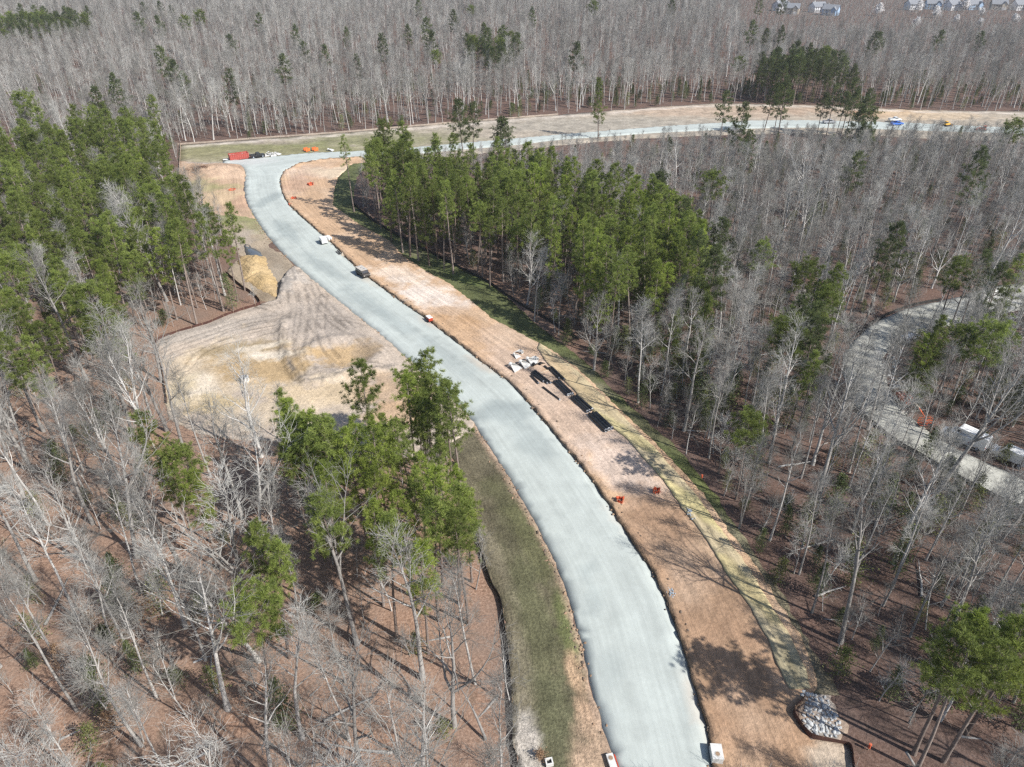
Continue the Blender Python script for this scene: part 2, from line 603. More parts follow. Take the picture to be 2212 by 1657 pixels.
def road_c(P, d):
    C = paint(P, GRAVEL, road_patch, .35)
    s_, t_ = along_road(P)
    q = np.array([noise.noise(Vector((a * .035, b * .5, 33))) for a, b in zip(s_, t_)])
    lane = np.exp(-((np.abs(t_) - 1.7) / .45) ** 2) + np.exp(-((np.abs(t_) - 3.5) / .4) ** 2)
    C = C * (1 - (np.clip(.06 + .22 * q, 0, .16) * lane)[:, None]) * (1 + .10 * np.array([noise.noise(Vector((a * .05, b * .22, 3))) for a, b in zip(s_, t_)]))[:, None]
    k = np.clip(1 - d / .7, 0, 1)[:, None] * .22
    return C * (1 - k) + np.array((.36, .41, .42)) * k


sheet("gravel_road", ROAD, M['gravel'], 1.3, road_h, road_c, jit=.18, edge=1.0)

TAN, PALE, ORNG, BROWN, PINK = (.53, .36, .23), (.68, .55, .44), (.48, .30, .165), (.37, .24, .155), (.56, .42, .32)
SANDY, GREY = (.62, .50, .36), (.36, .315, .275)
D_RIGHT = [(790, 352), (762, 354), (745, 370), (730, 383), (722, 410), (719, 444), (780, 488), (841, 520), (870, 552), (917, 585), (971, 614),
           (1021, 653), (1062, 689), (1108, 712), (1150, 735), (1165, 743), (1204, 765), (1252, 801), (1294, 842), (1332, 878), (1374, 919),
           (1422, 964), (1470, 1015), (1518, 1067), (1560, 1127), (1595, 1176), (1636, 1227), (1681, 1302), (1726, 1372), (1756, 1442),
           (1765, 1490), (1740, 1514), (1716, 1537), (1731, 1577), (1751, 1599), (1796, 1602), (1831, 1609), (1840, 1632), (1855, 1760)]
_k = [p for p in RIGHT if not (p[0] > 784 and p[1] < 345)]
DIRT = poly(_k) + poly(D_RIGHT)
R_LINE = poly(_k)
dirt_patch = [(690, 372, 18, 8, 0, PINK, .8), (740, 372, 14, 7, 0, SANDY, .8), (640, 400, 14, 6, 90, (.50, .33, .24), .6), (690, 440, 16, 8, 130, TAN, .7),
              (800, 560, 12, 6, 130, TAN, .7), (870, 595, 11, 5, 140, PALE, 1), (930, 640, 13, 6, 130, (.72, .62, .54), 1), (985, 690, 9, 5, 130, ORNG, .7),
              (1010, 720, 10, 4, 130, TAN, .6), (1110, 740, 10, 6, 130, PINK, .6), (1120, 800, 12, 7, 130, PINK, .9), (1220, 900, 14, 6, 125, PINK, .9),
              (1290, 960, 12, 6, 125, PINK, .9), (1350, 1020, 10, 5, 120, (.64, .51, .42), .9), (1395, 1120, 7, 7, 120, BROWN, .85), (1450, 1180, 9, 7, 120, BROWN, .9),
              (1510, 1290, 10, 8, 115, BROWN, .9), (1560, 1400, 10, 8, 110, BROWN, .85), (1640, 1560, 12, 8, 100, (.37, .235, .15), .8),
              (1800, 1640, 3, 2, 60, (.50, .42, .33), .9), (1790, 1625, 3, 1.5, 20, (.52, .42, .32), .8)]


TRACKS = [smooth(poly(q), 2) for q in ([(640, 400), (665, 440), (720, 500), (800, 565), (900, 640), (1000, 715)], [(655, 375), (690, 430), (760, 505), (850, 575), (960, 655), (1060, 735)],
          [(770, 350), (700, 365), (650, 385), (630, 420)], [(1120, 720), (1085, 760), (1110, 800), (1180, 870), (1260, 960), (1320, 1050)], [(1150, 760), (1130, 800), (1160, 850), (1240, 920), (1330, 1010), (1410, 1110)],
          [(1340, 1110), (1400, 1180), (1450, 1270), (1500, 1370), (1540, 1480), (1570, 1600)], [(1440, 1100), (1480, 1170), (1540, 1270), (1600, 1380), (1640, 1500), (1680, 1640)],
          [(1380, 1120), (1450, 1200), (1560, 1330), (1650, 1480), (1700, 1600)], [(1540, 1560), (1620, 1540), (1690, 1560), (1760, 1640)], [(1420, 1160), (1500, 1200), (1570, 1290)])]


def _tread(P):
    r = np.full(len(P), 1e9)
    for q in TRACKS: r = np.minimum(r, np.abs(dist_line(P, q) - 1.0 + .2 * nz(P, .2, 25.0, 2)))
    return np.exp(-(r / .34) ** 2) * np.clip(.5 + .8 * nz(P, .15, 26.0, 2), 0, 1)


def dirt_h(P, d):
    dl = dist_line(P, R_LINE)
    n = nz(P, .8, 4.2, 4)
    return .16 - .10 * _tread(P) + .42 * np.exp(-(dl / 1.5) ** 2) * (1 + .9 * n) + .07 * n + .18 * np.exp(-((dl - .8) / .5) ** 2) * np.maximum(0, n)


def dirt_c(P, d):
    C = paint(P, TAN, dirt_patch)
    C = C * (1 - .26 * _tread(P))[:, None]
    C = C + (np.clip(nz(P, .11, 41.0, 4), 0, .6) * .30)[:, None] * (np.array((.70, .58, .46)) - C)
    dl = dist_line(P, R_LINE)
    k = (np.clip(1 - dl / 1.3, 0, 1) * .55)[:, None]
    return C * (1 - k) + np.array((.27, .18, .115)) * k


sheet("dirt_shoulder", DIRT, M['dirt'], .75, dirt_h, dirt_c, jit=.35, edge=.8)

STRAW_L = [(1160, 752), (1178, 782), (1230, 836), (1278, 887), (1323, 926), (1358, 954), (1399, 1002), (1438, 1047), (1473, 1099), (1521, 1160), (1566, 1235),
           (1616, 1307), (1651, 1367), (1678, 1437), (1706, 1492)]
STRAW_R = [(1165, 743), (1200, 768), (1246, 803), (1288, 844), (1325, 880), (1365, 922), (1412, 968), (1458, 1020), (1503, 1072), (1545, 1130), (1580, 1180),
           (1620, 1235), (1663, 1310), (1706, 1377), (1740, 1447), (1748, 1490)]
STRAW = poly(STRAW_L) + poly(STRAW_R)[::-1]
_sm = [(a + b) / 2 for a, b in zip(even(poly(STRAW_L), 60), even(poly(STRAW_R), 60))]


def straw_h(P, d):
    dm = dist_line(P, _sm)
    return dirt_h(P, d) + .06 + .14 * np.clip(dm / 1.6, 0, 1) + .03 * nz(P, 1.1, 6.6, 3)


def straw_c(P, d):
    C = paint(P, (.52, .43, .275), [(1190, 790, 8, 3, 130, (.54, .40, .25), .8), (1250, 845, 12, 2.4, 130, (.50, .385, .23), .8), (1350, 935, 14, 1.2, 128, (.50, .43, .22), .8), (1480, 1080, 12, 1.4, 122, (.56, .48, .24), .9),
                                    (1600, 1260, 9, 1.6, 118, (.50, .42, .21), .7), (1730, 1470, 6, 3, 110, (.33, .29, .19), .8)])
    dm = dist_line(P, _sm)
    k = (np.exp(-((dm + .3 * nz(P, .6, 3.3, 3)) / .28) ** 2) * .45)[:, None]
    return C * (1 - k) + np.array((.22, .18, .10)) * k


sheet("straw_ditch", STRAW, M['straw'], .6, straw_h, straw_c, jit=.25, edge=.8, skirt=-.05)

GRN, DRY, OLIVE = (.135, .150, .065), (.27, .235, .165), (.165, .155, .088)
G_OUT = [(762, 440), (805, 478), (859, 508), (895, 530), (949, 556), (1003, 585), (1062, 614), (1115, 660), (1165, 706), (1262, 779), (1326, 844), (1390, 904),
         (1454, 958), (1534, 1054), (1582, 1124), (1660, 1240), (1746, 1382), (1790, 1460), (1815, 1500)]
G_IN = [(760, 350), (735, 378), (715, 410), (712, 446), (775, 490), (836, 524), (865, 556), (912, 590), (966, 620), (1016, 658), (1100, 716), (1160, 748), (1240, 804),
        (1320, 880), (1410, 970), (1505, 1070), (1582, 1180), (1668, 1304), (1744, 1444), (1760, 1500)]
sheet("grass_strip", poly([(800, 352)] + [(772, 380), (765, 410)] + G_OUT) + poly(G_IN)[::-1], M['grass'], 1.2,
      lambda P, d: .05 + .06 * nz(P, .4, 1.5, 3) + .05 * np.clip(d, 0, 1),
      lambda P, d: paint(P, GRN, [(1240, 790, 6, 2, 130, DRY, .5), (1300, 840, 5, 1.5, 130, DRY, .6), (1400, 925, 9, 2, 125, OLIVE, .7), (1500, 1030, 9, 2, 125, (.15, .17, .06), .7),
                                  (1600, 1180, 10, 2.5, 120, DRY, .7), (1680, 1290, 10, 3, 118, (.24, .20, .14), .8), (1780, 1450, 10, 4, 115, (.25, .21, .15), .9),
                                  (1000, 600, 10, 2, 140, (.15, .20, .06), .5), (880, 540, 8, 2, 140, DRY, .4)]), jit=.6)

V_FENCE = [(985, 1000), (998, 1062), (1014, 1114), (1027, 1150), (1040, 1197), (1056, 1254), (1082, 1296), (1089, 1343), (1097, 1400), (1102, 1452), (1105, 1514),
           (1108, 1556), (1105, 1608), (1118, 1640), (1124, 1760)]
_vl = [p for p in LEFT if 900 < p[1]]
VERGE = poly(V_FENCE) + poly(_vl) + poly([(1000, 905), (960, 940), (965, 975)])
V_LINE = poly(_vl)


def verge_c(P, d):
    C = paint(P, (.158, .138, .090), [(1100, 1090, 8, 3, 115, (.125, .122, .065), .8), (1150, 1180, 12, 2.5, 112, (.13, .13, .064), .8), (1130, 1270, 16, 2.2, 105, (.125, .115, .07), .8),
                                     (1170, 1400, 14, 3, 100, (.14, .14, .075), .7), (1230, 1360, 8, 1.5, 100, (.17, .19, .075), .8), (1120, 1460, 9, 2, 95, DRY, .6),
                                     (1200, 1560, 8, 3, 95, (.15, .15, .085), .7), (1135, 1630, 6, 1.6, 90, (.52, .47, .41), .95), (1245, 1470, 4.0, 1.0, 100, (.52, .36, .23), 1),
                                     (1270, 1560, 5, 1.3, 100, (.52, .36, .24), 1), (1275, 1640, 5, 2.4, 95, (.50, .36, .25), 1), (1060, 1190, 8, 1.2, 110, DRY, .5)])
    dl = dist_line(P, V_LINE) + .35 * nz(P, .8, 2.9, 3)
    k = np.clip(1.3 - dl / .8, 0, 1)[:, None] * .9
    return C * (1 - k) + np.array((.47, .34, .25)) * k


sheet("grass_verge", VERGE, M['grass'], .6, lambda P, d: .05 + .10 * nz(P, .35, 7.5, 4) + .08 * np.clip(d, 0, 1) + .05 * nz(P, 1.6, 3.5, 3), verge_c, jit=.4, edge=.8)

# basin, ditch bank and mound on the left of the road
B_FENCE = [(489, 591), (521, 621), (545, 635), (561, 651), (564, 661), (505, 677), (445, 703), (385, 719), (353, 731), (335, 743), (341, 767), (351, 803), (359, 843), (361, 873)]
BASIN = poly([(636, 576), (649, 583), (705, 631), (765, 679), (817, 719), (861, 759), (937, 827), (985, 874), (1025, 915), (1015, 935), (960, 965), (900, 990), (800, 985), (700, 965),
              (600, 955), (500, 950), (420, 935), (365, 905), (358, 873), (356, 843), (348, 803), (338, 767), (332, 743), (352, 729), (385, 717), (445, 701), (505, 675),
              (566, 659), (598, 652), (612, 620), (622, 590)])
RUTS = [[(640, 590), (655, 640), (660, 700), (640, 760), (655, 800)], [(650, 588), (672, 640), (676, 700), (655, 770), (670, 810)],
        [(628, 610), (634, 670), (620, 720), (625, 775), (650, 815)], [(612, 630), (618, 690), (608, 740), (615, 790), (640, 820)],
        [(660, 600), (700, 660), (760, 720), (850, 770), (900, 790)], [(670, 640), (720, 700), (790, 750), (860, 790)],
        [(560, 665), (640, 690), (720, 690), (790, 700)], [(700, 640), (690, 700), (700, 760), (760, 800), (840, 800)],
        [(665, 690), (700, 740), (720, 790), (770, 815), (860, 800)], [(655, 825), (740, 810), (820, 800), (900, 790)],
        [(350, 760), (430, 730), (520, 700), (600, 690)], [(355, 775), (440, 745), (530, 712), (605, 702)], [(400, 800), (430, 760), (500, 735), (600, 715)]]
RUT_W = [smooth(poly(r), 2) for r in RUTS]
TOP_EDGE = smooth(poly([(612, 700), (608, 735), (618, 775), (640, 815), (670, 832), (760, 818), (850, 800)]))
WHITE_S, OCHRE, BUFF = (.70, .61, .49), (.42, .285, .135), (.56, .46, .34)


def _wob(P):
    return nz(P, .25, 15.0, 2)


def basin_h(P, d):
    r = np.full(len(P), 1e9)
    for line in RUT_W: r = np.minimum(r, np.abs(dist_line(P, line) - .95 + .25 * _wob(P)))
    z = .18 + .08 * nz(P, .35, 4.5, 4) + .05 * nz(P, 1.3, 2.0, 3)
    z += .5 * np.clip(d / 3, 0, 1)
    # the flat pool bed lies lower than the churned bench beside it
    c = at(515, 800)
    q = np.hypot((P[:, 0] - c.x) / 17, (P[:, 1] - c.y) / 17)
    z -= .45 * np.clip(1.25 - q, 0, .5) / .5
    c = at(738, 775)
    q = np.hypot((P[:, 0] - c.x) / 7.5, (P[:, 1] - c.y) / 6.5)
    z += .9 * np.exp(-((q - 1.05) / .33) ** 2) - .25 * np.exp(-q ** 2 * 2)
    c = at(612, 618)
    q = np.hypot((P[:, 0] - c.x) / 3.2, (P[:, 1] - c.y) / 8)
    z += 1.5 * np.exp(-q ** 2) * (1 + .5 * nz(P, .5, 3.7, 4))
    te = dist_line(P, TOP_EDGE)
    z += .55 * np.exp(-(te / 1.1) ** 2) * (1 + .8 * nz(P, .7, 1.7, 4))
    z -= (.14 + .16 * nz(P, .18, 16.0, 2)) * np.exp(-(r / .24) ** 2) - .05 * np.exp(-((r - .45) / .22) ** 2)
    return np.maximum(z, .05)


def basin_c(P, d):
    C = paint(P, (.47, .395, .325), [(430, 720, 14, 5, 20, (.40, .355, .31), .7), (700, 690, 14, 10, 0, (.39, .335, .285), .8), (420, 830, 10, 16, 0, BUFF, .95), (520, 800, 15, 12, 0, BUFF, .9),
                                    (560, 790, 11, 8, 0, OCHRE, .75), (530, 755, 9, 3.2, 10, (.33, .255, .155), .8), (590, 770, 6, 2.2, 0, WHITE_S, 1), (560, 752, 6, 1.3, 20, WHITE_S, .8), (410, 845, 5, 7, 0, WHITE_S, .8),
                                    (470, 880, 7, 4, 0, (.50, .39, .22), .8), (380, 850, 3, 7, 0, (.56, .46, .30), .7), (738, 775, 6, 5, 0, (.50, .35, .19), .9), (790, 770, 3, 5, 0, (.36, .27, .18), .7),
                                    (700, 860, 14, 5, 5, (.60, .47, .31), .9), (800, 820, 12, 1.6, 8, (.58, .49, .38), .8), (850, 850, 8, 7, 0, (.46, .33, .22), .8), (600, 900, 14, 5, 0, BUFF, .8),
                                    (860, 900, 7, 5, 0, (.54, .37, .23), .8), (612, 618, 4, 9, -10, (.29, .265, .24), .9), (650, 600, 6, 4, 130, (.50, .44, .38), .8),
                                    (900, 850, 5, 3, 130, (.42, .29, .2), .7)])
    r = np.full(len(P), 1e9)
    for line in RUT_W: r = np.minimum(r, np.abs(dist_line(P, line) - .95 + .25 * _wob(P)))
    k = (np.exp(-(r / .26) ** 2) * np.clip(.18 + .5 * nz(P, .22, 12.0, 3), 0, .5))[:, None]
    C = C * (1 - k)
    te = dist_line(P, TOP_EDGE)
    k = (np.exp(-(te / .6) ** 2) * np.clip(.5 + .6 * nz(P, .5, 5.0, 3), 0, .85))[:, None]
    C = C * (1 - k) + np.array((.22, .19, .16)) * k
    dl = dist_line(P, LW[:400])
    k = (np.clip(1 - dl / 1.6, 0, 1) * .6)[:, None]
    return C * (1 - k) + np.array((.50, .40, .31)) * k


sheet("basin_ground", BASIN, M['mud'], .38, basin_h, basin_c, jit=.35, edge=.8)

BANK = poly([(636, 576), (607, 545), (571, 502), (550, 470), (540, 450), (500, 455), (470, 462), (480, 500), (500, 530), (505, 560), (489, 591), (521, 621), (545, 635), (561, 651),
             (600, 654), (618, 622), (630, 590)])
sheet("ditch_bank", BANK, M['mud'], .9, lambda P, d: .06 + .10 * nz(P, .4, 2.4, 4) + .35 * np.clip(d / 4, 0, 1) - .3 * np.exp(-(((P[:, 0] - at(548, 545).x) / 7) ** 2 + ((P[:, 1] - at(548, 545).y) / 8) ** 2)),
      lambda P, d: paint(P, (.37, .30, .22), [(520, 468, 14, 7, 0, (.24, .25, .11), .85), (545, 490, 10, 3, 120, (.27, .26, .13), .7), (590, 560, 12, 3, 125, (.27, .22, .165), .8), (610, 600, 8, 3, 120, (.33, .28, .22), .8),
                                              (515, 520, 8, 5, 90, (.40, .34, .28), .8), (560, 640, 6, 4, 40, (.25, .195, .135), .8)]), jit=.4)
sheet("pond", poly([(530, 529), (536, 528), (545, 536), (564, 546), (568, 555), (550, 556), (534, 554), (528, 541)]), M['water'], 1.5,
      lambda P, d: .22 + 0 * d, lambda P, d: np.tile((.04, .05, .06), (len(P), 1)), jit=.4)
_mound = poly([(514, 567), (517, 556), (539, 553), (575, 556), (584, 581), (602, 610), (598, 645), (579, 638), (553, 624), (525, 605)])
mo = sheet("soil_mound", _mound, M['ochre'], .5,
           lambda P, d: .15 + np.clip(d / 3.0, 0, 1) ** .8 * (1.5 + .7 * nz(P, .3, 3.3, 4) + .35 * nz(P, 1.1, 8.3, 3)),
           lambda P, d: paint(P, (.52, .375, .195), [(560, 590, 6, 4, 0, (.58, .43, .24), .7), (590, 630, 3, 3, 0, (.42, .31, .18), .6)]), jit=.5, edge=.7, kind=None)
tag(mo, "yellow ochre heap of loose soil below the small dark pond", "soil heap")

YARD = poly([(388, 348), (430, 352), (482, 355), (520, 359), (530, 372), (526, 408), (533, 441), (552, 473), (510, 474), (460, 462), (425, 435), (398, 395), (384, 370)])


def yard_h(P, d):
    c = at(468, 378)
    q = np.hypot((P[:, 0] - c.x) / 9, (P[:, 1] - c.y) / 11)
    return .12 + .12 * nz(P, .3, 2.9, 4) + 1.9 * np.exp(-q ** 2 * 1.2) * (1 + .5 * nz(P, .25, 6.1, 4)) + .3 * np.clip(d / 2, 0, 1)


sheet("dirt_yard", YARD, M['dirt'], .9, yard_h,
      lambda P, d: paint(P, (.46, .325, .225), [(500, 380, 8, 10, 0, (.58, .42, .30), .8), (440, 350, 12, 4, 0, (.50, .37, .27), .7), (480, 430, 12, 9, 0, (.56, .42, .27), .8), (420, 410, 8, 10, 0, (.32, .29, .16), .8),
                                                (495, 405, 6, 3, 0, (.30, .28, .13), .5), (455, 352, 7, 3, 0, (.50, .48, .46), .7), (515, 365, 6, 4, 0, (.42, .28, .19), .7), (525, 440, 4, 8, 10, (.46, .30, .21), .8)]), jit=.5)

C_TOP = [(384, 313), (470, 307), (550, 300), (740, 287), (950, 268), (1206, 248), (1431, 230), (1556, 223), (1756, 227), (1956, 237), (2300, 243)]
CLEAR = poly(C_TOP) + poly([(2300, 312), (2006, 300), (1856, 292), (1706, 288), (1556, 292), (1416, 298), (1316, 305), (1206, 315), (1106, 325), (1000, 335), (880, 346), (800, 352),
                            (784, 345), (740, 334), (640, 345), (560, 350), (505, 356), (388, 352)])
CT_W = poly(C_TOP)


def clear_c(P, d):
    C = paint(P, (.40, .345, .275), [(560, 320, 60, 14, 0, (.235, .225, .115), .9), (700, 306, 50, 9, 0, (.22, .225, .10), .9), (440, 335, 20, 10, 0, (.27, .25, .14), .8), (520, 305, 40, 6, 0, (.37, .31, .26), .8),
                                     (850, 300, 40, 14, 0, (.26, .245, .15), .7), (1550, 240, 60, 14, 0, (.46, .35, .26), .8), (1750, 238, 40, 8, 0, (.43, .32, .235), .8),
                                     (1905, 246, 16, 7, 0, (.36, .16, .085), .9), (1940, 243, 14, 8, 0, (.56, .38, .22), .9), (2000, 250, 30, 10, 0, (.54, .42, .29), .8), (1300, 270, 60, 14, 0, (.36, .325, .27), .8)])
    dt = dist_line(P, CT_W) + 1.5 * nz(P, .15, 4.4, 3)
    k = (np.exp(-((dt - 4) / 1.6) ** 2) * .85)[:, None]
    return C * (1 - k) + np.array((.62, .55, .48)) * k


sheet("clearing_ground", CLEAR, M['clearing'], 3.0, lambda P, d: .02 + .01 * nz(P, .1, 2.2, 2), clear_c, jit=1.5, edge=4, skirt=.05)

P_OUT = [(2300, 600), (2212, 612), (2134, 620), (2079, 641), (1957, 665), (1888, 697), (1836, 742), (1815, 783), (1829, 839), (1843, 877), (1877, 908), (1940, 957), (2009, 995), (2079, 1037), (2148, 1071), (2212, 1099), (2330, 1150)]
P_IN = [(2330, 1085), (2212, 1040), (2183, 1023), (2113, 992), (2054, 964), (2009, 936), (1957, 894), (1926, 853), (1912, 818), (1905, 769), (1940, 738), (2009, 710), (2113, 693), (2212, 668), (2300, 655)]
PATH = smooth(poly(P_OUT)) + smooth(poly(P_IN))
sheet("gravel_path", PATH, M['path'], 1.2, lambda P, d: .05 + .10 * np.clip(d / .8, 0, 1) + .03 * nz(P, .4, 2.2, 3),
      lambda P, d: paint(P, (.46, .455, .405), [(1870, 800, 6, 8, 0, (.44, .43, .38), .6), (2000, 690, 10, 4, 20, (.36, .355, .31), .6), (2140, 650, 10, 6, 0, (.44, .43, .40), .6)]), jit=.4)

# ------------------------------------------------------------------ trees: one of each kind, then copies
def walk(rng, p, d, L, n, wig, up):
    pts = [p.copy()]
    d = d.normalized()
    for _ in range(n):
        d = (d + Vector((rng.gauss(0, wig), rng.gauss(0, wig), rng.gauss(0, wig) + up))).normalized()
        p = p + d * (L / n)
        pts.append(p.copy())
    return pts


def on(pts, t):
    k = min(len(pts) - 2, int(t * (len(pts) - 1)))
    return pts[k].lerp(pts[k + 1], t * (len(pts) - 1) - k), (pts[k + 1] - pts[k]).normalized()


def swing(rng, d, ang):
    a = d.orthogonal().normalized()
    a.rotate(Matrix.Rotation(rng.random() * 6.283, 3, d))
    return (d * math.cos(ang) + a * math.sin(ang)).normalized()


def gen_bare(seed, H, c0, spread, n1=12, n2=7, n3=5, n4=4, wig=.055, r0=None, fork=False, thick=1.0):
    rng = random.Random(seed)
    T, C = MB(), MB()
    r0 = r0 or H * .0108
    lean = Vector((rng.gauss(0, .035), rng.gauss(0, .035), 1))
    tp = walk(rng, Vector((0, 0, -.3)), lean, H * .93, 9, wig * .55, .03)
    rad = lambda t: r0 * (1 - t) ** .75 + .03
    T.tube(tp, [rad(k / 9) * (1.35 if k == 0 else 1) for k in range(10)], 7)
    limbs = []
    az = rng.random() * 6.28
    for i in range(n1):
        t = c0 + (1 - c0) * ((i + rng.random() * .7) / n1) ** .85
        t = min(t, .98)
        p, d = on(tp, t)
        az += 2.4 + rng.uniform(-.5, .5)
        k = (t - c0) / (1 - c0)
        inc = math.radians(50 - 30 * k + rng.uniform(-12, 10))
        dr = Vector((math.cos(az) * math.sin(inc), math.sin(az) * math.sin(inc), math.cos(inc)))
        L = spread * (1.05 - .62 * k) * rng.uniform(.7, 1.2)
        limbs.append((p, dr, L, rad(t) * rng.uniform(.48, .70)))
    if fork:
        p, d = on(tp, c0 * .9)
        for q in range(2):
            limbs.append((p, swing(rng, d, math.radians(26)), H * .48, rad(c0) * .75))
    limbs.append((tp[-1], Vector((rng.gauss(0, .2), rng.gauss(0, .2), 1)), spread * .5, .035))
    for p, dr, L, r in limbs:
        lp = walk(rng, p, dr, L, 5, wig * 1.6, .07)
        T.tube(lp, [r * (1 - k / 5.6) + .008 for k in range(6)], 5)
        for j in range(n2 + (4 if L > H * .35 else 0)):
            t2 = .22 + .78 * (j + rng.random()) / n2
            p2, d2 = on(lp, min(t2, .99))
            L2 = L * (.58 - .32 * min(t2, 1)) * rng.uniform(.7, 1.3) + .3
            bp = walk(rng, p2, swing(rng, d2, math.radians(rng.uniform(28, 58))), L2, 3, .12, .08)
            r2 = max(.016, r * .36 * (1 - t2 * .45)) * thick
            C.tube(bp, [r2, r2 * .75, r2 * .55, r2 * .35], 4)
            for k in range(n3):
                p3, d3 = on(bp, .2 + .8 * (k + rng.random()) / n3 * .99)
                L3 = rng.uniform(.7, 1.7)
                tw = walk(rng, p3, swing(rng, d3, math.radians(rng.uniform(22, 55))), L3, 2, .12, .08)
                C.tube(tw, [.013 * thick, .010 * thick, .006 * thick], 3)
                for l in range(n4):
                    p4, d4 = on(tw, .15 + .85 * (l + rng.random()) / n4 * .99)
                    t4 = swing(rng, d4, math.radians(rng.uniform(20, 55)))
                    C.tube([p4, p4 + t4 * rng.uniform(.35, .9)], [.0085 * thick, .004 * thick], 3)
    return T, C


def gen_pine(seed, H, c0, R, nb=46, round_=.5, sparse=1.0, blades=34, bl=.50, bw=.0165, dead=6):
    rng = random.Random(seed)
    T, C = MB(), MB()
    r0 = H * .0095
    tp = walk(rng, Vector((0, 0, -.3)), Vector((rng.gauss(0, .02), rng.gauss(0, .02), 1)), H * .98, 10, .015, .03)
    rad = lambda t: r0 * (1 - t) ** .8 + .02
    T.tube(tp, [rad(k / 10) * (1.3 if k == 0 else 1) for k in range(11)], 7)
    az = rng.random() * 6.28
    for i in range(dead):
        p, d = on(tp, rng.uniform(c0 * .6, c0))
        az += 2.4
        dr = Vector((math.cos(az), math.sin(az), rng.uniform(-.1, .4)))
        T.tube(walk(rng, p, dr, rng.uniform(.8, 2.2), 2, .1, 0), [.03, .02, .01], 3)
    def tuft(p, d, tone, s):
        for _ in range(blades):
            v = Vector((rng.gauss(0, 1), rng.gauss(0, 1), rng.gauss(0, 1))).normalized()
            v = (v + d * .55 + Vector((0, 0, .25))).normalized()
            a = v.orthogonal().normalized()
            a.rotate(Matrix.Rotation(rng.random() * 3.14, 3, v))
            L = bl * s * rng.uniform(.65, 1.15)
            wv = a * bw * s
            C.add([p - wv * .5, p + wv * .5, p + v * L * .6 + wv, p + v * L, p + v * L * .6 - wv], [(0, 1, 2, 3, 4)])
            C.c += [tone + rng.uniform(-.1, .1)] * 5
    for i in range(nb):
        k = (i + rng.random()) / nb
        t = c0 + (1 - c0) * k
        p, d = on(tp, min(t, .995))
        az += 2.4 + rng.uniform(-.6, .6)
        prof = (1 - k) ** round_ * (.55 + .45 * min(1, k * 3.2))
        L = R * prof * rng.uniform(.55, 1.2) + .35
        inc = math.radians(95 - 58 * k + rng.uniform(-14, 14))
        dr = Vector((math.cos(az) * math.sin(inc), math.sin(az) * math.sin(inc), math.cos(inc)))
        bp = walk(rng, p, dr, L, 4, .1, .09)
        rb = max(.02, rad(t) * .38)
        T.tube(bp, [rb, rb * .8, rb * .6, rb * .45, rb * .3], 4)
        bt = rng.uniform(.25, .75)
        nt_ = max(3, int((2.4 + L * 3.0) * sparse))
        for q in range(nt_):
            t3 = .42 + .58 * (q + rng.random()) / nt_
            p3, d3 = on(bp, min(t3, .99))
            off = Vector((rng.gauss(0, 1), rng.gauss(0, 1), rng.gauss(.2, .6))) * (.14 + .11 * L * (1 - t3 * .4))
            tuft(p3 + off, d3, min(1, max(0, bt + rng.uniform(-.22, .22))), rng.uniform(.8, 1.25))
    tuft(tp[-1], Vector((0, 0, 1)), .6, 1.2)
    return T, C


def gen_shrub(seed, H, R, n, size, cone=.5, up=.1):
    rng = random.Random(seed)
    T, C = MB(), MB()
    tp = walk(rng, Vector((0, 0, -.1)), Vector((rng.gauss(0, .05), rng.gauss(0, .05), 1)), H * .9, 5, .05, .05)
    T.tube(tp, [.06 * H / 5 + .01, .05 * H / 5 + .01, .04, .03, .02, .01], 5)
    nb = int(14 + H * 4)
    for i in range(nb):
        k = (i + rng.random()) / nb
        t = up + (1 - up) * k
        p, d = on(tp, min(.99, t))
        az = i * 2.4 + rng.uniform(-.5, .5)
        L = R * (1 - k) ** cone * rng.uniform(.5, 1.15) + .2
        dr = Vector((math.cos(az), math.sin(az), .35 + k))
        bp = walk(rng, p, dr, L, 3, .12, .06)
        T.tube(bp, [.02, .014, .01, .006], 3)
        bt = rng.uniform(.15, .85)
        for q in range(int(n / nb)):
            p3, d3 = on(bp, .2 + .79 * rng.random())
            p3 = p3 + Vector((rng.gauss(0, 1), rng.gauss(0, 1), rng.gauss(0, .8))) * (.10 + .16 * L)
            a = Vector((rng.gauss(0, 1), rng.gauss(0, 1), rng.gauss(0, .7))).normalized()
            b = a.orthogonal().normalized()
            b.rotate(Matrix.Rotation(rng.random() * 6.28, 3, a))
            s = size * rng.uniform(.6, 1.3)
            C.add([p3 - a * s, p3 + b * s * .45, p3 + a * s, p3 - b * s * .45], [(0, 1, 2, 3)])
            C.c += [min(1, max(0, bt + rng.uniform(-.25, .25)))] * 4
    return T, C


class Kind:
    """shared meshes of one tree form; root() makes a tree of it"""
    def __init__(self, gen, tmat, cmat, form, name, cat, H, tname="trunk", cname="crown"):
        T, C = gen
        self.t = T.mesh(tname, tmat, True)
        self.c = C.mesh(cname, cmat)
        self.form, self.name, self.cat, self.H = form, name, cat, H
        self.tname, self.cname = tname, cname
        self.parts = None

    def root(self, loc, rot, sc, label, group):
        o = bpy.data.objects.new(self.name, None)
        COL.objects.link(o)
        o.location, o.rotation_euler, o.scale = loc, rot, (sc, sc, sc)
        tag(o, label, self.cat, group)
        ps = []
        for nm, me in ((self.tname, self.t), (self.cname, self.c)):
            q = bpy.data.objects.new(nm, me)
            COL.objects.link(q)
            q.parent = o
            ps.append(q)
        if self.parts is None: self.parts = ps
        return o


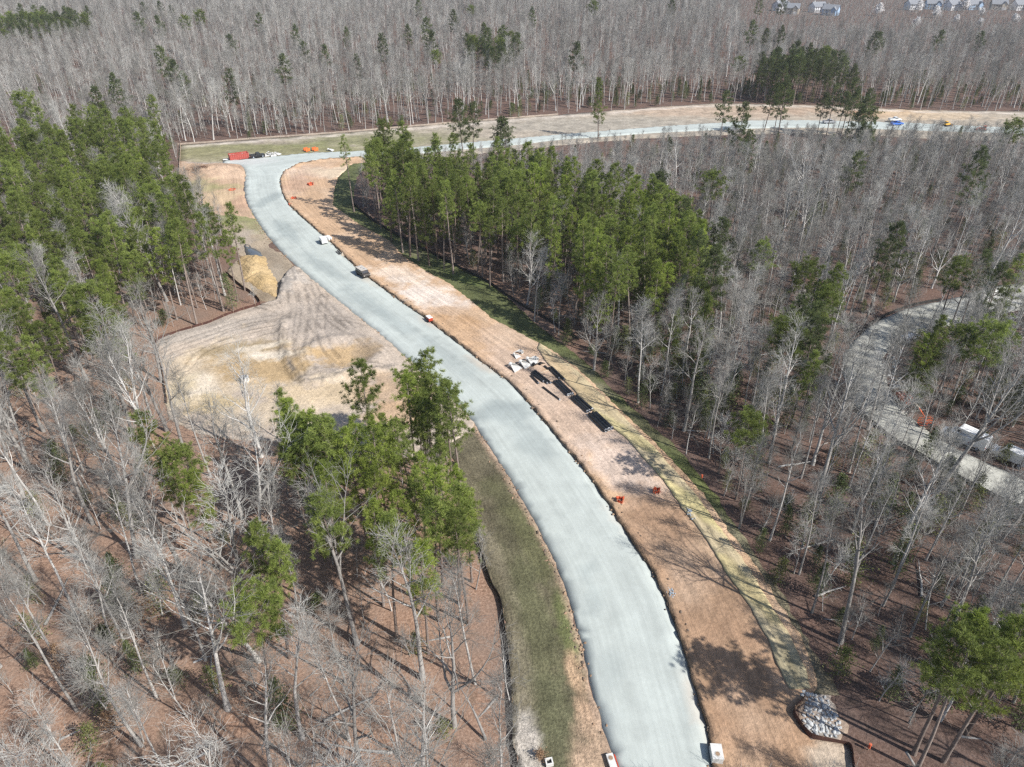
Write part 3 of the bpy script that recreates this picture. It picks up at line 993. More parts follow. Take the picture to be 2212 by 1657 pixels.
BARE = []
for sd, H, c0, sp, fk in ((1, 24, .50, 4.9, False), (2, 23, .46, 4.5, False), (3, 25, .55, 4.4, True), (4, 22, .48, 4.7, False), (5, 24, .42, 5.2, True), (6, 23, .52, 4.0, False)):
    BARE.append(Kind(gen_bare(sd, H, c0, sp, fork=fk, n2=6, n3=4, n4=2, wig=.065, r0=H * .0118, thick=1.25), M['bark'], M['twig'], "tall fork-trunked" if fk else "tall straight-trunked", "bare_tree", "tree", H))
for sd, H, c0, sp in ((7, 20, .36, 6.6), (8, 21, .38, 6.2), (9, 19, .33, 6.4)):
    BARE.append(Kind(gen_bare(sd, H, c0, sp, n1=11, n2=6, n3=4, n4=2, wig=.10, fork=True, r0=.27, thick=1.25), M['bark'], M['twig'], "broad crooked-limbed", "bare_tree", "tree", H))
for sd, H, c0, sp in ((10, 16, .50, 3.0), (11, 14, .42, 2.8), (12, 17, .55, 2.6)):
    BARE.append(Kind(gen_bare(sd, H, c0, sp, n1=8, n2=5, n3=5, n4=3, r0=.11), M['bark'], M['twig'], "slender pole-thin", "bare_tree", "tree", H))
for sd, H, c0, sp in ((13, 22, .52, 3.2), (14, 21, .56, 3.0), (15, 23, .50, 3.5), (16, 20, .47, 3.3)):
    BARE.append(Kind(gen_bare(sd, H, c0, sp, n1=11, n2=6, n3=5, n4=4, r0=.15), M['bark'], M['twig'], "narrow-crowned", "bare_tree", "tree", H))
SAPL = [Kind(gen_bare(20 + k, 7 + k, .3, 1.8, n1=7, n2=4, n3=4, n4=2, r0=.045), M['bark'], M['twig'], "sapling", "bare_sapling", "sapling", 7 + k) for k in range(3)]
PINE = []
for sd, H, c0, R, rd in ((31, 23, .60, 3.0, .36), (32, 22, .56, 2.6, .45), (33, 24, .64, 3.2, .34), (34, 21, .55, 2.4, .5), (35, 23, .62, 2.6, .4)):
    PINE.append(Kind(gen_pine(sd, H, c0, R, 36, rd), M['pbark'], M['needle'], "tall bare-stemmed", "pine_tree", "pine", H))
for sd, H, c0, R, rd in ((36, 21, .28, 3.4, .7), (37, 19, .25, 3.2, .8)):
    PINE.append(Kind(gen_pine(sd, H, c0, R, 56, rd), M['pbark'], M['needle'], "full-crowned", "pine_tree", "pine", H))
for sd, H, c0, R in ((38, 20, .68, 4.6), (39, 22, .66, 3.8)):
    PINE.append(Kind(gen_pine(sd, H, c0, R, 44, .28), M['pbark'], M['needle'], "round-topped", "pine_tree", "pine", H))
for sd, H, c0, R, rd in ((41, 22, .50, 3.1, .38), (42, 21, .42, 3.3, .5), (43, 20, .45, 2.8, .42)):
    PINE.append(Kind(gen_pine(sd, H, c0, R, 38, rd), M['pbark'], M['needle_bright'], 'light green bushy', "pine_tree", "pine", H))
for sd, H, c0, R, rd in ((44, 23, .50, 4.4, .34), (45, 21, .46, 4.8, .4), (46, 22, .42, 4.0, .5)):
    PINE.append(Kind(gen_pine(sd, H, c0, R, 44, rd, sparse=1.15), M['pbark'], M['needle_dark'], 'dark broad-crowned', "pine_tree", "pine", H))
SPARSE_PINE = Kind(gen_pine(40, 24, .62, 2.4, 26, .5, sparse=.7), M['pbark'], M['needle'], "thin-crowned", "pine_tree", "pine", 24)
SHRUB = [Kind(gen_shrub(50 + k, h, r, 1500, .13, cn), M['pbark'], M['holly'], f, "evergreen_shrub", "shrub", h, "stem", "foliage")
         for k, (h, r, cn, f) in enumerate(((6.5, 1.8, .8, "cone-shaped"), (4.5, 1.9, .45, "rounded"), (8.5, 2.0, .7, "tall")))]
SPRNG = [Kind(gen_shrub(60 + k, h, r, 900, .12, .5), M['bark'], M['spring'], f, "leafing_shrub", "shrub", h, "stem", "foliage")
         for k, (h, r, f) in enumerate(((6.5, 1.9, "tall"), (4.5, 1.6, "low")))]
BEECH = Kind(gen_shrub(70, 5.5, 2.0, 1000, .13, .5), M['bark'], M['beech'], "tan-leaved", "beech_sapling", "sapling", 5.5, "stem", "foliage")
BLOSS = Kind(gen_shrub(80, 10.0, 4.6, 2600, .42, .45, .15), M['bark'], M['blossom'], "white", "blossom_tree", "tree", 8, "trunk", "crown")

# --- where trees grow
VF = poly(V_FENCE)
OPEN = [np.array([p[:] for p in q]) for q in (ROAD, DIRT, VERGE, BASIN, BANK, YARD, CLEAR, PATH)]
GSTRIP = np.array([p[:] for p in poly([(772, 380), (765, 410)] + G_OUT) + poly(G_IN)[::-1]])


def in_open(P):
    r = np.zeros(len(P), bool)
    for q in OPEN: r |= inside(P, q)
    return r


CROWN_Z = 17.0
STANDS = {
    'left': poly([(-160, 300), (0, 292), (90, 275), (200, 250), (330, 246), (368, 300), (375, 350), (415, 420), (490, 450), (512, 490), (470, 545), (400, 585), (330, 570), (240, 600),
                  (140, 560), (60, 520), (-160, 520)], CROWN_Z),
    'left edge': poly([(-160, 560), (20, 545), (110, 590), (230, 600), (290, 660), (270, 730), (190, 740), (130, 690), (60, 720), (100, 780), (40, 800), (-160, 780)], CROWN_Z),
    'middle': poly([(780, 296), (850, 300), (900, 328), (1000, 332), (1100, 340), (1190, 346), (1290, 380), (1330, 395), (1440, 402), (1510, 470), (1535, 545), (1545, 620), (1470, 610), (1400, 600),
                    (1340, 625), (1270, 600), (1230, 540), (1150, 500), (1060, 480), (960, 455), (880, 430), (820, 400), (785, 360)], CROWN_Z),
    'front': poly([(610, 960), (620, 890), (690, 960), (730, 900), (770, 850), (800, 850), (840, 890), (870, 850), (880, 800), (960, 815), (1015, 900), (1030, 960), (1080, 1020), (1075, 1080), (1010, 1130), (980, 1190), (890, 1230),
                   (800, 1190), (720, 1160), (680, 1090)], CROWN_Z),
    'far dark': poly([(1640, 125), (1720, 110), (1800, 125), (1880, 150), (1960, 180), (1880, 215), (1780, 205), (1640, 200), (1560, 190)], CROWN_Z),
    'far left': poly([(-160, 30), (0, 40), (100, 25), (190, 30), (180, 55), (60, 60), (-160, 70)], CROWN_Z),
    'far mid': poly([(1000, 85), (1060, 70), (1110, 72), (1130, 100), (1080, 120), (1010, 110)], CROWN_Z),
}
STANDS = {k: np.array([p[:] for p in v]) for k, v in STANDS.items()}


def scatter(x0, x1, y0, y1, gap, seed, keep=None):
    """well spaced random points"""
    rng = random.Random(seed)
    cell = gap / 1.4143
    nx, ny = int((x1 - x0) / cell) + 1, int((y1 - y0) / cell) + 1
    grid, out = {}, []
    order = [(i, j) for j in range(ny) for i in range(nx)]
    rng.shuffle(order)
    for i, j in order:
        for _ in range(2):
            p = (x0 + (i + rng.random()) * cell, y0 + (j + rng.random()) * cell)
            ok = True
            for a in (-2, -1, 0, 1, 2):
                for b in (-2, -1, 0, 1, 2):
                    q = grid.get((i + a, j + b))
                    if q and (q[0] - p[0]) ** 2 + (q[1] - p[1]) ** 2 < gap * gap: ok = False; break
                if not ok: break
            if ok:
                grid[(i, j)] = p; out.append(p); break
    return np.array(out)


def near_view(P, side=28.0, back=16.0):
    """points whose tree could show (or throw its shade into) the view, or the view from a step aside"""
    half = np.abs(P[:, 0]) - np.maximum(0, (P[:, 1] * _c + 64 * _s) * (CU / FOC)) - 4
    half2 = np.abs(P[:, 0]) - np.maximum(0, (P[:, 1] * _c + 50 * _s) * (CU / FOC))
    return (np.where(P[:, 0] > 0, half2 < side, half < side * .5)) & (P[:, 1] > 40 - back)


P1 = np.concatenate([scatter(-420, 2, 22, 130, 5.2, 3), scatter(2, 420, 22, 130, 4.0, 6), scatter(-420, 420, 132, 420, 4.3, 2)])
P2 = scatter(-760, 760, 420, 960, 5.0, 4)
PB = np.concatenate([P1, P2])
PB = PB[near_view(PB)]
PB = PB[~in_open(PB)]
PB = PB[~inside(PB, GSTRIP)]
_uv = [seen((p[0], p[1], 0)) for p in PB]
PB = PB[np.array([not (q[1] > 1640 and 1085 < q[0] < 1900) for q in _uv])]
keep = np.ones(len(PB), bool)
rs = np.random.RandomState(5)
for nm, pl_ in STANDS.items():
    m_ = inside(PB, pl_)
    keep &= ~(m_ & (rs.rand(len(PB)) > {'middle': .12, 'front': .25, 'left': .72, 'left edge': .6}.get(nm, .5)))
PB = PB[keep]
for q_ in (YARD, BANK):
    PB = PB[dist_line(PB, q_, True) > 4.0]
# nothing on the sunward side of the stone heap; a thinner fringe on the near side of the side path
_h = at(1770, 1550)
PB = PB[dist_line(PB, [_h, Vector((_h.x + 19, _h.y - 11.8))]) > 4.5]
_dp = dist_line(PB, [p for p in smooth(poly(P_OUT)) if p.y < 170])
PB = PB[~((_dp < 17) & (PB[:, 1] < 150) & (rs.rand(len(PB)) < .5))]
_ds2 = dist_line(PB, poly(STRAW_R))
PB = PB[~((_ds2 < 14) & (PB[:, 1] < 95) & (rs.rand(len(PB)) < .35))]
# few crowns hang before the open basin
_cp = np.array([(p[0] * CAM_H / (CAM_H - 15), p[1] * CAM_H / (CAM_H - 15)) for p in PB])
PB = PB[~(inside(_cp, OPEN[3]) & (rs.rand(len(PB)) < .72))]
_cp = np.array([(p[0] * CAM_H / (CAM_H - 13), p[1] * CAM_H / (CAM_H - 13)) for p in PB])
PB = PB[~(inside(_cp, OPEN[0]) & (PB[:, 1] < 150))]
for z_ in (8, 18, 22):
    _cp = PB * (CAM_H / (CAM_H - z_))
    PB = PB[~(inside(_cp, OPEN[0]) & (PB[:, 1] < 130) & (PB[:, 0] < 0))]
# a little openness in the wood: drop some by slow noise
nn = np.array([noise.noise(Vector((p[0] * .035, p[1] * .035, 2.0))) for p in PB])
PB = PB[(rs.rand(len(PB)) < .86 + nn * .5)]

PP = []
for nm, gap, sd in (('left', 4.5, 21), ('left edge', 5.6, 22), ('middle', 3.6, 23), ('front', 3.3, 24), ('far dark', 4.4, 25), ('far left', 6.5, 26), ('far mid', 6.0, 27)):
    A = STANDS[nm]
    q = scatter(A[:, 0].min(), A[:, 0].max(), A[:, 1].min(), A[:, 1].max(), gap, sd)
    q = q[inside(q, A)]
    q = q[~in_open(q)] if nm != 'front' else q[~(inside(q, OPEN[0]) | (dist_line(q, VF) < .5) | (inside(q, np.array([p[:] for p in VERGE])) & (dist_line(q, VF) > 3.2)))]
    q = q[near_view(q)]
    PP += [(p[0], p[1], nm) for p in q]
# pines that stand singly, found by their crowns
LONE = [(320, 900), (345, 940), (385, 945), (405, 1000), (620, 850), (640, 900), (600, 830), (660, 950), (560, 1180), (120, 590), (70, 575), (200, 640), (240, 650), (30, 640), (60, 770), (70, 690),
        (255, 195), (205, 205), (65, 235), (300, 45), (345, 50), (400, 48), (355, 135), (375, 145), (395, 160), (500, 85), (490, 175), (655, 98), (702, 100), (770, 120), (832, 178), (828, 95), (610, 148),
        (920, 62), (940, 105), (930, 90), (880, 65), (905, 12), (1018, 15), (745, 60), (640, 70), (560, 40), (430, 40), (345, 8), (370, 15), (310, 12),
        (1250, 118), (1355, 190), (1350, 170), (1440, 160), (1430, 150), (1305, 165), (1475, 165), (1625, 70), (1660, 72), (1690, 70), (1885, 85), (2030, 72), (2120, 76), (1905, 75),
        (2060, 150), (2100, 160), (1960, 175), (1600, 120), (1570, 215), (1700, 205), (1690, 8), (1640, 5), (1450, 10), (1280, 20), (1150, 30), (980, 40),
        (1000, 252), (1020, 245), (1095, 262), (1080, 255), (1860, 250), (1880, 255), (1545, 380), (1850, 342), (1660, 525), (2190, 268), (2110, 380), (1600, 270), (1625, 290), (2140, 540), (2080, 565), (2170, 590),
        (1430, 400), (1480, 440), (1560, 500), (1540, 590), (1505, 520), (1530, 640), (1720, 655), (1750, 680), (1790, 610), (1800, 640), (1760, 720), (1770, 760), (1690, 700), (1920, 530),
        (2020, 690), (2035, 700), (2090, 680), (2150, 705), (2195, 640), (1640, 860), (1500, 905), (2205, 560), (1740, 560), (1480, 880), (1600, 985),
        (2120, 1420), (2185, 1400), (2110, 1385), (2235, 1340), (895, 790), (955, 825), (905, 830), (560, 1140), (1410, 560), (1460, 640)]
for u, v in LONE:
    p = at(u, v, 19.0)
    PP.append((p.x, p.y, 'lone'))
_yd = dist_line(np.array([(p[0], p[1]) for p in PP]), YARD, True)
_ic = inside(np.array([(p[0], p[1]) for p in PP]), OPEN[6])
PP = [p for p, d_, c_ in zip(PP, _yd, _ic) if d_ > 5.5 and not c_]
PP = [p for p in PP if not inside(np.array([[p[0], p[1]]]), OPEN[0])[0] and not inside(np.array([[p[0], p[1]]]), OPEN[1])[0]]

# neighbours too close to a pine are dropped
pa = np.array([(p[0], p[1]) for p in PP])
ok = np.ones(len(PB), bool)
for i, p in enumerate(PB):
    if np.min((pa[:, 0] - p[0]) ** 2 + (pa[:, 1] - p[1]) ** 2) < 2.2 ** 2: ok[i] = False
PB = PB[ok]
_fr = np.interp(PB[:, 0], [p.x for p in CEN if p.y > 215 and p.x > -62], [p.y for p in CEN if p.y > 215 and p.x > -62]) - PB[:, 1]
PB = PB[rs.rand(len(PB)) < np.where((_fr > 0) & (_fr < 50) & (PB[:, 0] > -75), np.where(PB[:, 0] > 90, .75, .5), 1.0)]


def in_frame(x, y, z=10):
    for zz in (0, z, 20):
        u, v = seen((x, y, zz))
        if -20 < u < 2232 and -20 < v < 1680: return True
    return False


VF = poly(V_FENCE)
PLACES = [
    ("in the leafy brown wood left of the verge", lambda u, v: u < 1110 and v > 1330),
    ("on the brown slope at lower left", lambda u, v: u < 420 and v > 1000),
    ("behind the front pine clump left of the road", lambda u, v: u < 1100 and v > 960),
    ("along the brown fence of the bare basin", lambda u, v: u < 520 and v > 640),
    ("among the pines on the left", lambda u, v: u < 560),
    ("near the stone heap at lower right", lambda u, v: u > 1600 and v > 1400),
    ("in shade right of the straw ditch", lambda u, v: u > 1200 and v > 1080 ),
    ("in the thicket around the side path", lambda u, v: u > 1760 and v > 560),
    ("in the wood right of the black pipes", lambda u, v: u > 1150 and v > 640),
    ("behind the middle pine stand", lambda u, v: True)]


def place(x, y):
    u, v = seen((x, y, 0))
    for txt, fn in PLACES:
        if fn(u, v): return txt
    return PLACES[-1][0]


def pick(rng, weights):
    r = rng.random() * sum(weights)
    for i, w_ in enumerate(weights):
        r -= w_
        if r <= 0: return i
    return len(weights) - 1


def points_object(name, pts, kinds, label, cat, group=None):
    """the many that are left: one object, trees put on its points"""
    me = bpy.data.meshes.new(name)
    me.from_pydata([p[0] for p in pts], [], [])
    for an, ty, key, vals in (("variant", 'INT', "value", [p[3] for p in pts]), ("turn", 'FLOAT_VECTOR', "vector", [c for p in pts for c in p[1]]), ("size", 'FLOAT', "value", [p[2] for p in pts])):
        a = me.attributes.new(an, ty, 'POINT')
        a.data.foreach_set(key, vals)
    o = bpy.data.objects.new(name, me)
    COL.objects.link(o)
    tag(o, label, cat, group, 'stuff')
    g = bpy.data.node_groups.new(name, 'GeometryNodeTree')
    g.interface.new_socket("Geometry", in_out='INPUT', socket_type='NodeSocketGeometry')
    g.interface.new_socket("Geometry", in_out='OUTPUT', socket_type='NodeSocketGeometry')
    N, L = g.nodes, g.links
    gi, go = N.new("NodeGroupInput"), N.new("NodeGroupOutput")
    va = N.new("GeometryNodeInputNamedAttribute"); va.data_type = 'INT'; va.inputs[0].default_value = "variant"
    tu = N.new("GeometryNodeInputNamedAttribute"); tu.data_type = 'FLOAT_VECTOR'; tu.inputs[0].default_value = "turn"
    si = N.new("GeometryNodeInputNamedAttribute"); si.data_type = 'FLOAT'; si.inputs[0].default_value = "size"
    er = N.new("FunctionNodeEulerToRotation")
    L.new(tu.outputs[0], er.inputs[0])
    jo = N.new("GeometryNodeJoinGeometry")
    for k, kd in enumerate(kinds):
        if not any(p[3] == k for p in pts): continue
        cm = N.new("FunctionNodeCompare"); cm.data_type = 'INT'; cm.operation = 'EQUAL'
        ci = [s for s in cm.inputs if s.type == 'INT']
        L.new(va.outputs[0], ci[0]); ci[1].default_value = k
        se = N.new("GeometryNodeSeparateGeometry"); se.domain = 'POINT'
        L.new(gi.outputs[0], se.inputs[0]); L.new(cm.outputs[0], se.inputs[1])
        j2 = N.new("GeometryNodeJoinGeometry")
        for po in kd.parts:
            oi = N.new("GeometryNodeObjectInfo")
            oi.transform_space = 'ORIGINAL'
            oi.inputs[0].default_value = po
            L.new(oi.outputs["Geometry"], j2.inputs[0])
        ip = N.new("GeometryNodeInstanceOnPoints")
        L.new(se.outputs[0], ip.inputs["Points"]); L.new(j2.outputs[0], ip.inputs["Instance"])
        L.new(er.outputs[0], ip.inputs["Rotation"]); L.new(si.outputs[0], ip.inputs["Scale"])
        L.new(ip.outputs[0], jo.inputs[0])
    L.new(jo.outputs[0], go.inputs[0])
    md = o.modifiers.new("trees", 'NODES')
    md.node_group = g
    return o


def grow(P, kinds, choose, size, limit, label, group, stuff_name, stuff_label, cat, lean=.03, seed=1):
    """the nearest in view become trees of their own, the others one object"""
    rng = random.Random(seed)
    rows = sorted(((math.hypot(p[0], p[1]), p) for p in P), key=lambda r: r[0])
    rest, made = [], 0
    for d, p in rows:
        k = choose(rng, p)
        sc = size(rng, p)
        rot = (rng.gauss(0, lean), rng.gauss(0, lean), rng.random() * 6.283)
        if made < limit and in_frame(p[0], p[1]):
            kinds[k].root((p[0], p[1], 0), rot, sc, label(kinds[k], p, sc), group)
            made += 1
        else:
            rest.append(((p[0], p[1], 0), rot, sc, k))
    for kd in kinds:
        if kd.parts is None:
            q = rest.pop(0)
            kd.root(q[0], q[1], q[2], label(kd, q[0], q[2]), group)
    if rest:
        points_object(stuff_name, rest, kinds, stuff_label, cat)


def far_low(p):
    """the houses' gardens far right: only low growth there"""
    u, v = seen((p[0], p[1], 0))
    return p[1] > 545 and u > 1590


FAR_ROAD = [p for p in CEN if p.y > 215 and p.x > -62]


def by_far_road(P):
    d = dist_line(P, FAR_ROAD)
    yr = np.interp(P[:, 0], [p.x for p in FAR_ROAD], [p.y for p in FAR_ROAD])
    return np.where((P[:, 1] < yr) & (P[:, 0] > -75), d, 1e6)


def size_bare(rng, p):
    s = rng.uniform(.80, 1.12)
    d = by_far_road(np.array([[p[0], p[1]]]))[0]
    if d < 80: s *= .25 + .75 * max(0, d - 15) / 65
    if p[1] > 170: s *= .84
    elif p[0] > 0 and p[1] > 95: s *= .92
    if far_low(p): s *= max(.20, .60 - (p[1] - 545) * .0020)
    return s


def choose_bare(rng, p):
    if p[0] > -2 or p[1] > 130: return pick(rng, [3, 3, 2, 3, 1, 4, 1, 1, 1, 6, 5, 6, 10, 10, 9, 9])
    return pick(rng, [9, 9, 8, 9, 6, 8, 3, 3, 4, 5, 5, 5, 6, 6, 6, 6])


def tall(sc):
    return "taller" if sc > 1.02 else ("mid-height" if sc > .9 else "shorter")


grow([tuple(p) for p in PB], BARE, choose_bare, size_bare, 300,
     lambda k, p, sc: f"{tall(sc)} {k.form} leafless grey tree {place(p[0], p[1])}", "leafless trees of the near woods",
     "bare_woods", "leafless grey woods spreading beyond the road to the far houses", "woods", .035, 8)


def choose_pine(rng, p):
    nm = p[2]
    if nm.startswith('far') or (nm == 'lone' and p[1] > 170): return rng.choice((12, 13, 14, 12, 13, 14, 7))
    if nm == 'lone' and p[0] > 5 and p[1] > 90 and rng.random() < .4: return rng.choice((12, 14))
    if nm == 'lone': return pick(rng, [2, 2, 2, 2, 2, 4, 3, 5, 5, 2, 2, 2]) if p[0] < 28 or p[1] > 85 else rng.choice((9, 10, 11, 7))
    if nm == 'left': return pick(rng, [6, 6, 6, 5, 5, 3, 2, 5, 5, 1, 1, 1])
    if nm == 'front': return pick(rng, [3, 3, 3, 3, 3, 4, 3, 0, 1, 9, 9, 9])
    if nm == 'middle' and p[0] > 5: return pick(rng, [3, 3, 3, 3, 3, 2, 2, 2, 2, 6, 5, 6])
    return pick(rng, [6, 6, 6, 6, 6, 2, 2, 3, 4, 1, 1, 1])


def pine_place(p):
    u, v = seen((p[0], p[1], CROWN_Z))
    nm = p[2] if len(p) > 2 and isinstance(p[2], str) else ''
    if nm == 'front': return "in the front pine clump left of the road" if u < 850 else "in the front pine clump by the road edge"
    if nm == 'left': return "in the dense pine stand left of the dirt yard" if v < 420 else "in the pine stand above the brown basin fence"
    if nm == 'left edge': return "at the left picture edge among leafless trees"
    if nm == 'middle':
        return ("in the middle pine stand near the road bend" if u < 950 else "in the heart of the middle pine stand" if u < 1250 else "at the bright right end of the middle pine stand")
    if u < 700: return "among leafless trees left of the road"
    return "among leafless trees in the right-hand woods" if v > 330 else "standing alone in the far grey woods"


grow(PP, PINE, choose_pine, lambda rng, p: rng.uniform(.78, 1.08) * (1.12 if p[2] == 'lone' and p[1] > 180 else 1), 300,
     lambda k, p, sc: f"{tall(sc + .06)} {k.form} pine {pine_place(p)}", "pines standing around the road works",
     "pine_woods", "dark green pines dotted and massed in the far woods", "woods", .02, 9)

# three pines one can point at
p = at(765, 458)
SPARSE_PINE.root((p.x, p.y, 0), (0, 0, .4), .98, "thin lone pine on a long bare stem at the inside of the road bend", "pines standing around the road works")
p = at(1292, 300)
PINE[5].root((p.x, p.y, 0), (0, 0, 1.4), 1.15, "big dark pine standing alone on the near side of the far gravel road", "pines standing around the road works")
p = at(530, 1330, 15)
PINE[7].root((p.x, p.y, 0), (.03, -.04, 2.2), .92, "flat round-crowned pine alone in the leaf-strewn wood at lower left", "pines standing around the road works")

# saplings and evergreen undergrowth
P = scatter(-230, 250, 24, 330, 3.4, 31)
P = P[near_view(P)]; P = P[~in_open(P)]; P = P[~inside(P, GSTRIP)]
P = P[rs.rand(len(P)) < np.where(P[:, 0] > 0, .85, .45)]
P = P[by_far_road(P) > 45]
P = P[dist_line(P, [_h, Vector((_h.x + 19, _h.y - 11.8))]) > 4.5]
Q = scatter(120, 760, 520, 900, 3.4, 33)
Q = Q[near_view(Q)]
P = np.concatenate([P, Q[[far_low(p) for p in Q]]])
grow([tuple(p) for p in P], SAPL, lambda r, p: r.randrange(3), lambda r, p: r.uniform(.6, 1.3) * (.55 if p[1] > 520 else 1), 150,
     lambda k, p, sc: f"{'tall' if k.H * sc > 9 else 'small'} wispy leafless sapling {place(p[0], p[1])}", "leafless saplings between the trees",
     "sapling_thicket", "thin grey saplings filling the woods farther off", "thicket", .06, 12)


def shrub_den(p):
    u, v = seen((p[0], p[1], 0))
    k = .16
    if u > 1150 and 560 < v < 1300: k = .62
    if u > 1750 and v > 560: k = .60
    if v < 560 and u > 1100: k = .40
    if u < 700 and v > 1000: k = .34
    if u > 1500 and v > 1300: k = .5
    return k + .35 * noise.noise(Vector((p[0] * .05, p[1] * .05, 7)))


P = scatter(-300, 300, 24, 420, 4.0, 41)
P = P[near_view(P)]; P = P[~in_open(P)]; P = P[~inside(P, GSTRIP)]; P = P[by_far_road(P) > 35]; P = P[dist_line(P, [_h, Vector((_h.x + 19, _h.y - 11.8))]) > 4.5]
P = [tuple(p) for p in P if RNG.random() < shrub_den(p)]
ev = [p for p in P if RNG.random() < .68]
evs = set(ev)
grow(ev, SHRUB, lambda r, p: r.randrange(3), lambda r, p: r.uniform(.6, 1.25), 230,
     lambda k, p, sc: f"{k.form} dark green evergreen shrub {place(p[0], p[1])}", "evergreen undergrowth shrubs", "evergreen_undergrowth", "dark evergreen undergrowth in the farther woods", "undergrowth", .05, 13)
grow([p for p in P if p not in evs], SPRNG, lambda r, p: r.randrange(2), lambda r, p: r.uniform(.6, 1.25), 100,
     lambda k, p, sc: f"{k.form} yellow-green leafing shrub {place(p[0], p[1])}", "yellow-green leafing shrubs", "leafing_undergrowth", "yellow-green young growth in the farther woods", "undergrowth", .05, 14)
for k, (u, v) in enumerate(((270, 1330), (300, 1345), (210, 1375), (330, 1330), (250, 1580), (140, 1440))):
    p = at(u, v)
    BEECH.root((p.x, p.y, 0), (0, 0, k * 1.3), .65 + .1 * (k % 3), "tan sapling still in dry leaves in the leaf-strewn wood at lower left", "saplings holding dry tan leaves")

for k, (u, v) in enumerate(((1470, 830), (1492, 872), (1442, 805), (1512, 902), (1462, 862), (1605, 1012), (1588, 985), (1580, 872), (1722, 702), (1742, 742), (1772, 792), (1752, 682), (1802, 702), (1415, 775),
                            (1872, 1062), (1902, 1122), (1962, 1152), (1692, 932), (1852, 1022), (1385, 790), (1352, 762), (1530, 930), (1655, 900), (1560, 900), (1625, 960), (1790, 1130), (1735, 1180),
                            (2030, 1130), (2100, 1180), (1930, 1240), (1840, 1260), (2000, 820), (2060, 860), (2120, 880), (1990, 870), (2170, 900))):
    p = at(u, v)
    kd = (SPRNG[0], SHRUB[2], SPRNG[0], SHRUB[0])[k % 4]
    kd.root((p.x, p.y, 0), (0, 0, k * 1.7), 1.15 + .12 * (k % 4), f"tall airy {'yellow-green' if kd in SPRNG else 'olive-green'} evergreen {place(p.x, p.y)}", "evergreen undergrowth shrubs")
r_ = random.Random(404)
log_me = []
for k in range(4):
    T = MB()
    pts = walk(r_, Vector((-3, 0, .12)), Vector((1, 0, .01)), 6, 6, .05, 0)
    T.tube(pts, [.16, .15, .13, .11, .08, .06, .03], 7, True)
    for q in range(3):
        p, d = on(pts, .35 + .2 * q)
        T.tube([p, p + swing(r_, d, 1.0) * .9], [.04, .012], 4)
    log_me.append(T.mesh("fallen_log", M['bark'], True))
lg = scatter(-60, 75, 36, 130, 9.0, 55)
lg = lg[~in_open(lg)]; lg = lg[~inside(lg, GSTRIP)]
r_.shuffle(lgl := [tuple(p) for p in lg])
for k, p in enumerate(lgl[:46]):
    if not in_frame(p[0], p[1], 1): continue
    o = bpy.data.objects.new("fallen_log", log_me[k % 4])
    COL.objects.link(o)
    o.location = (p[0], p[1], .05); o.rotation_euler = (r_.random() * 6, 0, r_.random() * 6.28); sc_ = r_.uniform(.6, 1.3); o.scale = (sc_, sc_, sc_)
    tag(o, f"{'long' if sc_ > .95 else 'short'} fallen grey log on the ground {place(p[0], p[1])}", "log", "fallen logs on the forest floor")

# ------------------------------------------------------------------ silt fences
def silt_fence(pts, label, fab, h=.8, post_gap=2.6, z=.0, name="silt_fence"):
    line = resample(smooth([at(u, v).to_2d() for u, v in pts], 2), .6)
    o = thing(name, label, "fence", (line[0].x, line[0].y, 0))
    base = Vector((line[0].x, line[0].y))
    rng = random.Random(len(line))
    b = MB()
    vs, fs, n = [], [], len(line)
    for i, p in enumerate(line):
        t = (line[min(n - 1, i + 1)] - line[max(0, i - 1)]).normalized()
        nn_ = Vector((-t.y, t.x))
        q = p - base + nn_ * .10 * noise.noise(Vector((p.x * .5, p.y * .5, 4)))
        sag = h * (.92 + .18 * noise.noise(Vector((p.x * .35, p.y * .35, 9))))
        lean = nn_ * .12 * noise.noise(Vector((p.x * .2, p.y * .2, 19)))
        for off, zz, ln in ((.012, -.05, 0), (.012, sag, 1), (-.012, sag, 1), (-.012, -.05, 0)):
            w_ = q + nn_ * off + lean * ln
            vs.append((w_.x, w_.y, zz + z))
    for i in range(n - 1):
        for k in range(4):
            fs.append((i * 4 + k, i * 4 + (k + 1) % 4, i * 4 + 4 + (k + 1) % 4, i * 4 + 4 + k))
    b.add(vs, fs)
    b.build("fabric", M[fab], o)
    L, nxt, cnt = 0.0, 0.0, 0
    gap = max(post_gap, sum((q - p).length for p, q in zip(line, line[1:])) / 95)
    for i in range(n - 1):
        if L >= nxt and cnt < 98:
            p = line[i] - base
            t = (line[i + 1] - line[i]).normalized()
            q = p + Vector((-t.y, t.x)) * .06
            pb = MB()
            pb.box((q.x, q.y, z + h * .58), (.05, .05, h * 1.25), math.atan2(t.y, t.x), tilt=('X', rng.uniform(-.08, .08)))
            pb.build("post", M['wood'], o)
            nxt += gap; cnt += 1
        L += (line[i + 1] - line[i]).length
    return o


